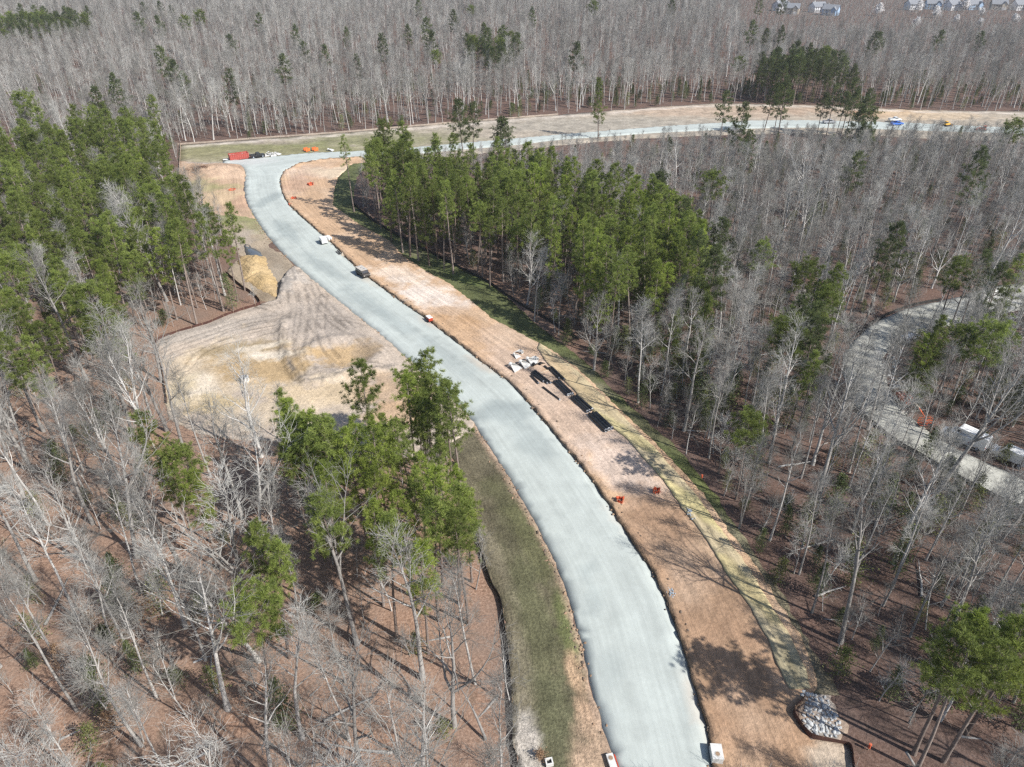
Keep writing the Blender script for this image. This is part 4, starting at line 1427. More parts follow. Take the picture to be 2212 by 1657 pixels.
silt_fence(V_FENCE, "long black fabric silt fence between the brown wood and the olive grass verge", "fabric", .85)
silt_fence(B_FENCE, "rust-brown silt fence curving around the bare grey basin", "rustfabric", .9)
silt_fence([(762, 440), (805, 478), (859, 508), (895, 530), (949, 556), (1003, 585), (1062, 614), (1115, 655), (1180, 690), (1250, 735)],
           "dark silt fence between the middle pine stand and the green strip", "fabric", .8)
silt_fence([(1734, 1508), (1733, 1516), (1722, 1522), (1711, 1537), (1712, 1549), (1726, 1567), (1737, 1583), (1752, 1598), (1788, 1603), (1818, 1608), (1835, 1611), (1839, 1627), (1841, 1645), (1850, 1700)],
           "rusty brown silt fence bending around the grey stone heap at lower right", "rustfabric", .9, 2.2)
silt_fence([(390, 312), (390, 330), (389, 350), (388, 372), (386, 385)], "short pale silt fence at the left end of the far green meadow", "tanfabric", .9)
silt_fence(C_TOP[:6], "pale silt fence along the foot of the far grey woods", "tanfabric", .7, 6)
silt_fence([(1843, 880), (1877, 911), (1940, 960), (2009, 998), (2079, 1040), (2148, 1074), (2212, 1102), (2300, 1140)], "dark silt fence along the near side of the gravel side path", "fabric", .8)
silt_fence([(1836, 740), (1888, 695), (1957, 663), (2030, 650)], "dark silt fence along the upper side of the gravel side path", "fabric", .8)

# ------------------------------------------------------------------ clods, stones, logs
rng = random.Random(77)
cl = MB()
for line, n, off, mi_p in ((R_LINE, 1500, .55, .5), (LW[:_i1], 500, -.5, .35)):
    e = even(line, 900)
    for _ in range(n):
        i = rng.randrange(len(e) - 1)
        if e[i].y > 260: continue
        dens = noise.noise(Vector((e[i].x * .18, e[i].y * .18, 21)))
        if dens < -.1 and rng.random() < .8: continue
        t = (e[i + 1] - e[i]).normalized()
        q = e[i] + Vector((t.y, -t.x)) * (off + rng.gauss(0, .45)) * (1 if line is R_LINE else 1)
        s = rng.uniform(.07, .24) * (1.4 if rng.random() < .1 else 1)
        cl.lump((q.x, q.y, .30 if line is R_LINE else .12), (s, s * rng.uniform(.7, 1.2), s * .7), rng, 1 if rng.random() < mi_p else 0)
tag(cl.build("dirt_clods", [M['clod'], M['dkclod']]), "broken brown clods of soil crumbled along both gravel road edges", "clods", None, "stuff")

riprap = [(1732, 1494), (1788, 1508), (1800, 1537), (1818, 1567), (1806, 1594), (1768, 1596), (1743, 1577), (1732, 1553), (1738, 1531)]
RA = np.array([p[:] for p in poly(riprap)])
sheet("rubble_bed", [RA.mean(0) + (q_ - RA.mean(0)) * 1.25 for q_ in RA], M['dirt'], .4, lambda P, d: .02 + .04 * np.clip(d, 0, 1) + .02 * nz(P, 1.2, 2.2, 3), lambda P, d: paint(P, (.34, .26, .20), [(1770, 1520, 2, 1.5, 0, (.36, .33, .30), .7), (1765, 1580, 2.5, 1.5, 0, (.32, .31, .29), .7)]), jit=.7, edge=.5)
rk, tries = [], 0
while len(rk) < 210 and tries < 4000:
    tries += 1
    p = (rng.uniform(RA[:, 0].min(), RA[:, 0].max()), rng.uniform(RA[:, 1].min(), RA[:, 1].max()))
    if len(rk) > 95:
        p = (p[0] + rng.gauss(.7, 1.3), p[1] + rng.gauss(.5, 1.1))
        if inside(np.array([p]), OPEN[1])[0] and rng.random() < .8: continue
    elif not inside(np.array([p]), RA)[0]: continue
    if any((p[0] - q[0]) ** 2 + (p[1] - q[1]) ** 2 < .40 ** 2 for q in rk): continue
    rk.append(p)
stone_me = []
for k in range(6):
    b = MB(); b.lump((0, 0, 0), (.27, .20, .16), rng); stone_me.append(b.mesh("stone", M['stone']))
for k, p in enumerate(rk):
    o = bpy.data.objects.new("stone", stone_me[k % 6])
    COL.objects.link(o)
    s = rng.choice((.6, .8, 1.0, 1.0, 1.3, 1.7))
    o.location = (p[0], p[1], .10 if inside(np.array([p]), RA)[0] else (.30 if inside(np.array([p]), OPEN[1])[0] else .05)); o.scale = (s, s * rng.uniform(.7, 1.2), s * .8); o.rotation_euler = (rng.uniform(-.4, .4), rng.uniform(-.4, .4), rng.random() * 6.28)
    tag(o, ("large" if s > 1.1 else "fist-to-head-sized" if s < .9 else "medium") + " angular grey stone in the heap inside the bent rusty fence", "stone", "grey stones of the lower right heap")
for (u, v, n, rx, lab) in ((1447, 1285, 14, .6, "blue-grey crushed stone heap at the right edge of the gravel road"), (1490, 1112, 12, .7, "grey stone trail at the edge of the straw ditch")):
    b = MB(); c = at(u, v)
    for _ in range(n * 2):
        x, y = rng.gauss(0, rx * .5), rng.gauss(0, rx * .8)
        s = rng.uniform(.07, .17)
        b.lump((x, y, .05 + .2 * math.exp(-(x * x + y * y))), (s, s, s * .8), rng)
    o = b.build("stone_heap", M['bluestone']); o.location = (c.x, c.y, .3)
    tag(o, lab, "stone heap")
b = MB()
for _ in range(60):
    p = on([Vector((*q, 0)) for q in poly([(1925, 770), (1932, 800), (1938, 840), (1930, 780)])], rng.random() * .99)[0]
    s = rng.uniform(.15, .4)
    b.lump((p.x + rng.gauss(0, .8), p.y + rng.gauss(0, .8), .15), (s, s, s * .7), rng)
tag(b.build("rubble", M['stone']), "pale broken rubble on the inner bend of the gravel side path", "rubble", None, "stuff")

for k, (u, v, a, L, lab) in enumerate(((1225, 1175 * 1, 0, 0, ""), (700, 1560, .5, 6, "fallen grey log on brown leaves at lower left"), (1050, 1600, 2.3, 6, "pale leaning dead trunk beside the black fence"), (470, 1500, 2.2, 6, "broken pale snag lying in the leaf litter at lower left"),
                                       (1760, 1290, .3, 5, "pale fallen branch in the shade right of the straw ditch"), (1680, 1010, .2, 7, "fallen grey trunk in the wood right of the pipes"), (1990, 1290, 1.2, 7, "fallen trunk in the shady right-hand wood"))):
    if L == 0: continue
    c = at(u, v)
    T = MB()
    pts = walk(random.Random(k), Vector((0, 0, .15)), Vector((math.cos(a), math.sin(a), .08 if k != 2 else .8)), L, 5, .06, 0)
    T.tube(pts, [.17, .16, .14, .11, .08, .04], 7, True)
    for q in range(3):
        p, d = on(pts, .4 + .18 * q)
        T.tube([p, p + swing(random.Random(k * 7 + q), d, 1.0) * 1.0], [.05, .015], 4)
    o = T.build("fallen_log", M['bark'], None, True); o.location = (c.x, c.y, 0)
    tag(o, lab, "log")

# brush heap by the dirt yard
b = MB()
for _ in range(420):
    p = Vector((rng.gauss(0, 2.6), rng.gauss(0, 2.0), 0)); p.z = max(0, 1.9 * math.exp(-(p.x ** 2 / 14 + p.y ** 2 / 9))) * rng.random()
    d = Vector((rng.gauss(0, 1), rng.gauss(0, 1), rng.gauss(0, .35))).normalized()
    L = rng.uniform(.6, 2.4)
    b.tube([p, p + d * L * .5 + Vector((0, 0, .1)), p + d * L], [.06, .05, .02], 4)
c = at(440, 372)
o = b.build("brush_heap", M['debris']); o.location = (c.x, c.y, .5)
tag(o, "reddish brown heap of dead brush at the left of the dirt yard", "brush heap")

# ------------------------------------------------------------------ drainage stock on the clay
def px(x, y):
    """position on the detail view of the pipe yard"""
    return at(1079.5 + .12817 * x, 743.2 + .12817 * y)


GZ = .20
def pipe(p, q, r, label, collar=True):
    r *= .86
    p, q = p.lerp(q, .03), p.lerp(q, .97)
    d = (q - p)
    L = d.length
    o = thing("drain_pipe", label, "pipe", (p.x, p.y, GZ - .04 + r), math.atan2(d.y, d.x), "black drain pipes on the bare clay")
    b = MB()
    n = 16
    vs, fs, m = [], [], int(L / .16)
    for i in range(m + 1):
        x = L * i / m
        rr = r * (1.0 if i % 2 else .955)
        for k in range(n):
            t = 2 * math.pi * k / n
            vs.append((x, rr * math.cos(t), rr * math.sin(t)))
    for i in range(m):
        for k in range(n): fs.append((i * n + k, i * n + (k + 1) % n, (i + 1) * n + (k + 1) % n, (i + 1) * n + k))
    base = len(vs)
    for x in (0, L):
        for k in range(n):
            t = 2 * math.pi * k / n
            vs.append((x, r * .86 * math.cos(t), r * .86 * math.sin(t)))
    for k in range(n):
        k2 = (k + 1) % n
        fs.append((k2, k, base + k, base + k2))
        fs.append((m * n + k, m * n + k2, base + n + k2, base + n + k))
        fs.append((base + k, base + n + k, base + n + k2, base + k2))
    b.add(vs, fs)
    b.build("barrel", M['black'], o, True)
    if collar:
        c = MB()
        c.tube([(L - .02, 0, 0), (L + .22, 0, 0)], [r * .93, r * .93], 16)
        c.tube([(L + .22, 0, 0), (L - .02, 0, 0)], [r * .84, r * .84], 16)
        c.build("end_collar", M['white'] if collar == 2 else M['grey'], o, True)
    return o


for (x0, y0, x1, y1, r, lab, c) in (
        (755, 392, 822, 445, .22, "short black pipe end beside the straw ditch, topmost of the pipes", 0),
        (822, 418, 1003, 602, .25, "black pipe lying on the road side of the pair against the straw ditch", 1),
        (865, 410, 1092, 628, .28, "longest black pipe of the pair against the straw ditch", 1),
        (583, 468, 862, 682, .25, "longest black pipe of the bundle nearest the white concrete ends", 1),
        (553, 484, 806, 688, .24, "middle black pipe of the bundle nearest the white concrete ends", 1),
        (533, 510, 738, 660, .23, "third black pipe of the bundle nearest the white concrete ends", 1),
        (522, 548, 652, 682, .22, "short black pipe on the road side of the bundle nearest the concrete", 1),
        (985, 633, 1232, 875, .31, "ditch-side black pipe of the bundle with three white collars", 2),
        (945, 640, 1192, 880, .31, "middle black pipe of the bundle with three white collars", 2),
        (905, 650, 1155, 892, .31, "road-side black pipe of the bundle with three white collars", 2),
        (720, 740, 1015, 962, .19, "thin black pipe lying by itself toward the gravel road", 2),
        (1280, 892, 1565, 1135, .32, "ditch-side black pipe of the second-lowest bundle, white-collared", 2),
        (1240, 905, 1515, 1158, .32, "middle black pipe of the second-lowest bundle", 1),
        (1200, 918, 1478, 1172, .32, "road-side black pipe of the second-lowest bundle", 1),
        (1605, 1185, 1892, 1462, .40, "ditch-side pipe of the lowest bundle, thickest black pipes", 1),
        (1553, 1195, 1840, 1478, .40, "middle pipe of the lowest bundle, thickest black pipes", 2),
        (1500, 1207, 1790, 1500, .40, "road-side pipe of the lowest bundle, thickest black pipes", 1)):
    pipe(px(x0, y0), px(x1, y1), r, lab, c)
p, q = px(680, 510), px(820, 458)
b = MB(); d = q - p
b.box((0, 0, .06), (d.length, .12, .08))
o = b.build("timber_lath", M['lumber']); o.location = ((p.x + q.x) / 2, (p.y + q.y) / 2, GZ); o.rotation_euler.z = math.atan2(d.y, d.x)
tag(o, "pale timber lath lying on clay between two pipe bundles", "timber")


def flared_end(loc, rz, s, label, group, mat='concrete', name="flared_pipe_end", tilt=0.0):
    """collar at the back, an open mouth that widens and drops towards the front"""
    o = thing(name, label, "pipe end", loc, rz, group)
    n, m = 12, 8
    b = MB()
    for sgn in (1, -1):
        vs, fs = [], []
        for i in range(m + 1):
            t = i / m
            R = (.46 + .72 * t ** 1.2) * s - (.09 * s if sgn < 0 else 0)
            H = (.95 * (1 - t) ** .9 + .06) * s
            open_ = min(1, max(0, (t - .18) / .82))
            a1 = math.radians(360 - (178 + 0 * t) * open_ ** .5) / 2
            for k in range(n + 1):
                a = -a1 + 2 * a1 * k / n
                yy = math.sin(a) * R
                zz = .48 * s - math.cos(a) * (.48 * s - (.08 * s if sgn < 0 else 0))
                if open_ > 0: zz = min(zz, H)
                if abs(a) > math.pi / 2 and open_ > 0: yy = math.copysign(R, math.sin(a)) * (.55 + .45 * abs(math.sin(a)))
                vs.append((t * 2.0 * s, yy, zz))
        for i in range(m):
            for k in range(n):
                f = (i * (n + 1) + k, i * (n + 1) + k + 1, (i + 1) * (n + 1) + k + 1, (i + 1) * (n + 1) + k)
                fs.append(f if sgn > 0 else f[::-1])
        b.add(vs, fs)
    nv = (m + 1) * (n + 1)
    for i in range(m):
        for k in (0, n):
            a_, b_ = i * (n + 1) + k, (i + 1) * (n + 1) + k
            b.f.append((a_, b_, nv + b_, nv + a_)); b.m.append(0)
    for i in (0, m):
        for k in range(n):
            a_, b_ = i * (n + 1) + k, i * (n + 1) + k + 1
            b.f.append((a_, b_, nv + b_, nv + a_)); b.m.append(0)
    b.build("flared_hood", M[mat], o, True)
    c = MB()
    c.tube([(-.28 * s, 0, .50 * s), (.03 * s, 0, .50 * s)], [.50 * s, .50 * s], 18)
    c.tube([(.03 * s, 0, .50 * s), (-.28 * s, 0, .50 * s)], [.37 * s, .37 * s], 18)
    vs = []
    for r_ in (.50, .37):
        vs += [(-.28 * s, r_ * s * math.cos(2 * math.pi * k / 18), .5 * s + r_ * s * math.sin(2 * math.pi * k / 18)) for k in range(18)]
    c.add(vs, [(k, (k + 1) % 18, 18 + (k + 1) % 18, 18 + k) for k in range(18)])
    c.build("collar", M[mat], o, True)
    t_ = MB()
    t_.box((2.0 * s, 0, .05 * s), (.16 * s, 2.35 * s, .10 * s))
    t_.build("toe_slab", M[mat], o)
    return o


gE = "white concrete flared pipe ends on the clay"
for (x, y, s, lab, rz) in ((190, 395, 1.0, "largest white concrete flared end, nearest the gravel road", -.75), (358, 348, .95, "second white concrete flared end from the road in the row of four", -.72),
                           (475, 298, .95, "third white concrete flared end from the road in the row of four", -.70), (625, 292, .80, "white concrete pipe end nearest the straw ditch, showing its bore", 2.3),
                           (245, 205, .62, "small white concrete flared end standing apart behind the row", -.8), (375, 172, .72, "small white concrete pipe end with its bore to the right", 2.35)):
    p = px(x, y)
    flared_end((p.x, p.y, GZ - .02), rz, s, lab, gE)
gB = "black plastic flared ends"
for (x, y, s, lab) in ((565, 385, .62, "black plastic flared end lying before the white concrete row"), (680, 365, .5, "smaller black plastic flared end nearer the straw ditch")):
    p = px(x, y)
    flared_end((p.x, p.y, GZ), 1.0, s, lab, gB, 'black')


# orange net fences round open holes
def net_ring(u, v, s, label, n=4, h=.7, z=.2):
    c = at(u, v)
    o = thing("orange_net", label, "safety net", (c.x, c.y, z), .3, "orange plastic safety nets")
    rng_ = random.Random(int(u))
    pts = [Vector((math.cos(a) * s * rng_.uniform(.85, 1.15), math.sin(a) * s * rng_.uniform(.7, 1.1), 0)) for a in [2 * math.pi * k / n + .4 for k in range(n)]]
    b = MB()
    for i in range(n):
        a, q = pts[i], pts[(i + 1) % n]
        m = 6
        vs, fs = [], []
        for k in range(m + 1):
            p = a.lerp(q, k / m) + Vector((rng_.gauss(0, .08), rng_.gauss(0, .08), 0))
            hh = h * (1 - .35 * math.sin(math.pi * k / m) * rng_.uniform(.3, 1))
            vs += [p, p + Vector((rng_.gauss(0, .06), rng_.gauss(0, .06), hh * .5)), p + Vector((rng_.gauss(0, .05), rng_.gauss(0, .05), hh))]
        for k in range(m):
            for j in range(2): fs.append((k * 3 + j, k * 3 + 3 + j, k * 3 + 4 + j, k * 3 + 1 + j))
        b.add(vs, fs)
    b.build("net", M['orange'], o)
    for p in pts:
        pb = MB(); pb.box((p.x, p.y, h * .55), (.06, .06, h * 1.2), tilt=('X', rng_.uniform(-.12, .12)))
        pb.build("stake", M['wood'], o)
    d = MB(); d.tube([(0, 0, 0), (0, 0, .18)], [s * .5, s * .45], 12, True)
    d.build("pit_collar", M['dkclod'], o)
    return o


net_ring(1338, 1085, .64, "orange plastic net wrapped round a pit close to the gravel road edge")
net_ring(1418, 1065, .58, "orange plastic net on the clay beside the yellow straw ditch")
net_ring(672, 400, 1.15, "largest orange plastic net, on the pale clay inside the road bend", 5, .7)
net_ring(635, 430, .8, "orange plastic net close to the inner edge of the road bend", 4, .6)
net_ring(627, 445, .5, "smallest orange plastic net, crumpled at the inner road edge", 3, .7)
net_ring(502, 413, 1.1, "low orange plastic net left of the road in the dirt yard", 4, .6)
for u, v, lab in ((1515, 1037, "orange ribbon stake at the shady wood edge right of the straw ditch"), (921, 541, "orange ribbon stake on the green strip by the middle pine stand"), (1875, 1620, "orange ribbon stake beside the rusty fence at lower right")):
    c = at(u, v)
    o = thing("marker_stake", lab, "stake", (c.x, c.y, 0), 0, "orange marker stakes")
    b = MB(); b.box((0, 0, .55), (.07, .07, 1.2)); b.build("post", M['wood'], o)
    b = MB(); b.tube([(0, 0, .45), (0, 0, .8), (0, 0, 1.1)], [.16, .13, .16], 7, True); b.build("ribbon", M['orange'], o)


# ------------------------------------------------------------------ precast boxes
def heading(u1, v1, u2, v2):
    d = at(u2, v2) - at(u1, v1)
    return math.atan2(d.y, d.x)


def inlet(u, v, L, W, H, rz, label, z=.2, lid=True):
    c = at(u, v)
    o = thing("concrete_inlet", label, "concrete box", (c.x, c.y, z), rz, "precast concrete inlets")
    b = MB()
    t = .14
    b.box((L / 2 - t / 2, 0, H / 2), (t, W, H)); b.box((-L / 2 + t / 2, 0, H / 2), (t, W, H))
    b.box((0, W / 2 - t / 2, H / 2), (L - 2 * t - .002, t, H - .004)); b.box((0, -W / 2 + t / 2, H / 2), (L - 2 * t - .002, t, H - .004))
    b.build("wall", M['concrete'], o)
    if lid:
        b = MB(); b.box((0, 0, H + .065), (L + .06, W + .06, .13)); b.build("top_slab", M['concrete'], o, bevel=.02)
        b = MB(); b.tube([(L * .18, 0, H + .12), (L * .18, 0, H + .16)], [.30, .29], 24, True); b.build("manhole_ring", M['tan'], o)
        b = MB(); b.tube([(L * .18, 0, H + .15), (L * .18, 0, H + .175)], [.22, .22], 24, True); b.build("manhole_cover", M['clod'], o)
    else:
        b = MB(); b.box((0, 0, H - .35), (L - 2 * t, W - 2 * t, .02)); b.build("shaft", M['blackpaint'], o)  # flat black plate paints the shade down inside the open box
    return o


inlet(1545, 1637, 1.65, 1.15, .95, heading(1538, 1657, 1516, 1532) + math.pi, "white concrete inlet box with a round cover at the road's right edge")
inlet(1186, 1651, .8, .75, .5, .2, "small open concrete box with a black plate for inner shade on the grass verge", .15, False)
inlet(1320, 1650, 1.5, .7, .35, heading(1331, 1657, 1291, 1542), "low white concrete slab box at the road's left edge by a red rail", .2)
c = at(1332, 1652)
o = thing("red_rail", "short red steel rail lying along the road's left edge", "rail", (c.x, c.y, .42), heading(1331, 1657, 1291, 1542))
b = MB(); b.box((0, 0, 0), (1.8, .12, .12)); b.build("beam", M['red'], o)
for s in (-.7, .7):
    b = MB(); b.box((s, 0, -.13), (.12, .3, .12)); b.build("foot", M['red'], o)
c = at(1168, 1638)
b = gen_shrub(91, 1.6, 1.0, 700, .10, .5)
k_ = Kind(b, M['pbark'], M['beech'], "", "grass_tussock", "tussock", 1.6, "stem", "foliage")
k_.root((c.x, c.y, 0), (0, 0, 0), .8, "tan-olive tussock beside the small open concrete box", None)

c = at(530, 824)
o = thing("concrete_riser", "round white concrete riser with a blue rim in the basin", "riser", (c.x, c.y, .1))
b = MB()
b.tube([(0, 0, -.2), (0, 0, .95)], [.85, .80], 28); b.tube([(0, 0, .95), (0, 0, 0)], [.64, .64], 28)
b.add([((r_) * math.cos(2 * math.pi * k / 28), r_ * math.sin(2 * math.pi * k / 28), .95) for r_ in (.80, .64) for k in range(28)], [(k, (k + 1) % 28, 28 + (k + 1) % 28, 28 + k) for k in range(28)])
b.build("barrel", M['concrete'], o)
b = MB(); b.tube([(0, 0, .96), (0, 0, 1.10)], [.62, .62], 24); b.tube([(0, 0, 1.10), (0, 0, .96)], [.56, .56], 24)
for k in range(5): b.box((-.45 + .22 * k, 0, 1.06), (.03, 1.0 * math.sqrt(max(.05, 1 - ((-.45 + .22 * k) / .6) ** 2)), .03))
b.build("rim", M['silver'], o)
b = MB(); b.tube([(0, 0, -.1), (0, 0, .12)], [1.25, 1.2], 20, True); b.build("footing", M['tan'], o)


# ------------------------------------------------------------------ vehicles and machines
def wheels(o, xs, half, r, w, rim='silver'):
    for x in xs:
        for s in (-1, 1):
            b = MB(); b.tube([(x, s * (half - w), r), (x, s * (half - w * .06), r), (x, s * half, r)], [r, r, r * .9], 16, True)
            t = b.build("wheel", M['rubber'], o)
            b = MB(); b.tube([(x, s * half, r), (x, s * (half + .015), r)], [r * .58, r * .5], 12, True)
            b.build("rim", M[rim], t)


def lights(o, x, half, z, name, mat):
    for s in (-1, 1):
        b = MB(); b.box((x, s * half, z), (.05, .26, .16)); b.build(name, M[mat], o)


def pickup(u, v, rz, mat, label, z=.3, group="pickup trucks on the works"):
    c = at(u, v)
    o = thing("pickup_truck", label, "pickup truck", (c.x, c.y, z), rz, group)
    b = MB()
    b.prism([(-2.75, .45), (2.70, .45), (2.78, .75), (2.66, 1.02), (1.35, 1.12), (-.55, 1.12), (-.60, 1.12), (-2.75, 1.12)], -.95, .95)
    b.build("body", M[mat], o, bevel=.05)
    b = MB()
    b.prism([(1.45, 1.123), (.70, 1.78), (-.45, 1.80), (-.75, 1.123)], -.84, .84)
    b.build("cab", M[mat], o, bevel=.05)
    b = MB(); b.add([(1.40, -.72, 1.20), (1.40, .72, 1.20), (.80, .68, 1.73), (.80, -.68, 1.73)], [(0, 1, 2, 3)])
    for p_ in range(4): b.v[p_] = (b.v[p_][0] + .03, b.v[p_][1], b.v[p_][2] + .02)
    b.build("windscreen", M['glass'], o)
    for s in (-1, 1):
        b = MB(); b.prism([(1.12, 1.2), (.68, 1.66), (-.38, 1.68), (-.55, 1.2)], s * .85 - .008, s * .85 + .008); b.build("side_window", M['glass'], o)
    b = MB(); b.box((-1.70, 0, 1.128), (1.85, 1.62, .012)); b.build("bed_liner", M['steel'], o)
    for s in (-1, 1):
        b = MB(); b.box((-1.70, s * .88, 1.21), (2.05, .10, .18)); b.build("bed_side", M[mat], o)
    b = MB(); b.box((-2.69, 0, 1.21), (.09, 1.66, .18)); b.build("tailgate", M[mat], o)
    b = MB(); b.box((2.80, 0, .58), (.14, 1.8, .22)); b.build("bumper", M['steel'], o)
    lights(o, 2.72, .72, .86, "headlight", 'white'); lights(o, -2.76, .80, .92, "tail_light", 'red')
    wheels(o, (1.78, -1.72), .98, .40, .28)
    return o


def van(u, v, rz, mat, label, L=5.6, H=2.6, z=.2, name="cargo_van", cat="van", group=None):
    c = at(u, v)
    o = thing(name, label, cat, (c.x, c.y, z), rz, group)
    b = MB()
    b.prism([(-L / 2, .45), (L / 2 - .05, .45), (L / 2, 1.0), (L / 2 - .75, 1.25), (L / 2 - 1.45, H - .1), (L / 2 - 1.7, H), (-L / 2 + .1, H), (-L / 2, H - .1)], -1.0, 1.0)
    b.build("body", M[mat], o, bevel=.07)
    b = MB(); b.add([(L / 2 - .74, -.85, 1.33), (L / 2 - .74, .85, 1.33), (L / 2 - 1.36, .80, H - .28), (L / 2 - 1.36, -.80, H - .28)], [(0, 1, 2, 3)])
    for p_ in range(4): b.v[p_] = (b.v[p_][0] + .03, b.v[p_][1], b.v[p_][2] + .02)
    b.build("windscreen", M['glass'], o)
    for s in (-1, 1):
        b = MB(); b.prism([(L / 2 - .95, 1.32), (L / 2 - 1.5, H - .35), (L / 2 - 2.1, H - .35), (L / 2 - 2.1, 1.32)], s * 1.004 - .006, s * 1.004 + .006); b.build("side_window", M['glass'], o)
    lights(o, L / 2 - .02, .75, .95, "headlight", 'grey'); lights(o, -L / 2 - .01, .85, 1.1, "tail_light", 'red')
    b = MB(); b.box((L / 2, 0, .55), (.14, 1.9, .2)); b.build("bumper", M['steel'], o)
    wheels(o, (L / 2 - 1.0, -L / 2 + 1.1), 1.02, .37, .26)
    return o


def trailer(u, v, rz, label, L=2.5, W=1.65, H=1.7, z=.33):
    c = at(u, v)
    o = thing("box_trailer", label, "trailer", (c.x, c.y, z), rz)
    b = MB(); b.prism([(-L / 2, .4), (L / 2, .4), (L / 2 + .3, .7), (L / 2 + .25, H - .35), (L / 2 - .1, H), (-L / 2, H)], -W / 2, W / 2); b.build("body", M['white'], o, bevel=.08)
    b = MB(); b.box((-L / 2 - .012, 0, H / 2 + .2), (.02, W * .86, H * .68)); b.build("rear_door", M['white'], o)
    b = MB(); b.tube([(L / 2 + .2, .5, .5), (L / 2 + 1.2, 0, .45)], [.05, .05], 6, True); b.tube([(L / 2 + .2, -.5, .5), (L / 2 + 1.2, 0, .45)], [.05, .05], 6, True); b.build("tow_bar", M['steel'], o)
    wheels(o, (-.45, .35), W / 2 + .12, .32, .2)
    for s in (-1, 1):
        b = MB(); b.box((-.05, s * (W / 2 + .08), .74), (1.7, .28, .06)); b.build("mudguard", M['steel'], o)
    return o


RD = heading(757, 567, 719, 527)
trailer(700, 528, RD, "white enclosed box trailer at the right side of the gravel road")
# white bagged material beside it
def bag_stack(u, v, rz, label, n=3, z=.3):
    c = at(u, v)
    o = thing("bag_pallet", label, "pallet", (c.x, c.y, z), rz)
    b = MB()
    for k in range(3): b.box((0, -.5 + .5 * k, .06), (1.2, .1, .12))
    for k in range(5): b.box((-.5 + .25 * k, 0, .135), (.14, 1.15, .025))
    b.build("pallet", M['lumber'], o)
    r_ = random.Random(int(u))
    for lev in range(n):
        for k in range(4):
            b = MB(); b.lump((-.3 + .6 * (k % 2), -.28 + .56 * (k // 2), .27 + .24 * lev), (.36, .33, .16), r_); b.build("bag", M['white'], o, True)
    return o


bag_stack(713, 521, RD, "pallet of white bags on the clay just right of the white trailer")
bag_stack(708, 516, RD + .4, "shorter pallet of white bags behind the white trailer", 2)
# timbers and pallets at the road edge
for k, (u, v, lab) in enumerate(((730, 550, "dark timber beam lying nearest the road middle, near the white trailer"), (733, 548, "second dark timber beam beside the pale boards at the road edge"))):
    c = at(u, v)
    b = MB(); b.box((0, 0, .12), (2.6, .22, .24))
    o = b.build("timber_beam", M['brown'], bevel=.02); o.location = (c.x, c.y, .33); o.rotation_euler.z = RD + .05
    tag(o, lab, "timber")
c = at(742, 552)
o = thing("board_stack", "stack of pale boards at the right road edge above the brown vehicle", "board stack", (c.x, c.y, .33), RD - .5)
for k in range(4):
    b = MB(); b.box((0, -.36 + .24 * k, .06), (2.2, .2, .06), rot=.03 * (k - 1)); b.build("board", M['lumber'], o)
for k in (-.8, .8):
    b = MB(); b.box((k, 0, .015), (.1, 1.0, .03)); b.build("bearer", M['brown'], o)

# muddy boxy vehicle with a pale flat roof
c = at(785, 598)
o = thing("utility_vehicle", "mud-brown boxy vehicle with a flat pale roof on the gravel road", "vehicle", (c.x, c.y, .33), heading(770, 585, 800, 606))
b = MB(); b.prism([(-2.2, .5), (2.25, .5), (2.3, .95), (2.15, 1.15), (1.5, 1.2), (-2.2, 1.2)], -.98, .98); b.build("body", M['brown'], o, bevel=.06)
b = MB(); b.prism([(1.55, 1.203), (1.25, 1.78), (-2.1, 1.82), (-2.18, 1.203)], -.90, .90); b.build("cabin", M['brown'], o, bevel=.04)
b = MB(); b.box((-.52, 0, 1.88), (3.3, 1.86, .10)); ro = b.build("roof", M['tan'], o, bevel=.03)
for k in range(3):
    b = MB(); b.box((-1.6 + 1.0 * k, -.3 + .3 * k, 1.97), (.4, .3, .1)); b.build("roof_box", M['grey'], ro)
b = MB(); b.add([(1.56, -.78, 1.26), (1.56, .78, 1.26), (1.30, .74, 1.72), (1.30, -.74, 1.72)], [(0, 1, 2, 3)])
for p_ in range(4): b.v[p_] = (b.v[p_][0] + .03, b.v[p_][1], b.v[p_][2] + .01)
b.build("windscreen", M['glass'], o)
for s in (-1, 1):
    for x0, x1 in ((-1.95, -.95), (-.85, .15), (.25, 1.15)):
        b = MB(); b.box(((x0 + x1) / 2, s * .905, 1.5), (x1 - x0, .012, .42)); b.build("side_window", M['glass'], o)
for s in (-1, -.33, .33, 1):
    b = MB(); b.box((2.29, s * .62, .86), (.06, .16, .44)); b.build("front_bar", M['steel'], o)
lights(o, 2.3, .80, .9, "headlight", 'tan')
wheels(o, (1.45, -1.45), 1.0, .42, .28, 'steel')

# red engine box with a white lid
c = at(928, 696)
o = thing("generator_box", "small red machine box with a white lid at the road's right edge", "generator", (c.x, c.y, .33), heading(921, 689, 969, 727))
b = MB(); b.box((0, 0, .62), (1.5, .95, .75)); b.build("housing", M['red'], o, bevel=.04)
b = MB(); b.box((0, 0, 1.05), (1.56, 1.0, .10)); b.build("lid", M['white'], o, bevel=.03)
b = MB(); b.box((-.35, -.485, .62), (.5, .02, .4)); b.build("grille", M['steel'], o)
b = MB(); b.tube([(.5, .2, 1.1), (.5, .2, 1.35)], [.05, .05], 8, True); b.build("exhaust", M['steel'], o)
wheels(o, (0,), .62, .27, .14, 'steel')
b = MB(); b.tube([(.75, 0, .3), (1.5, 0, .32)], [.04, .04], 6, True); b.build("tow_bar", M['steel'], o)

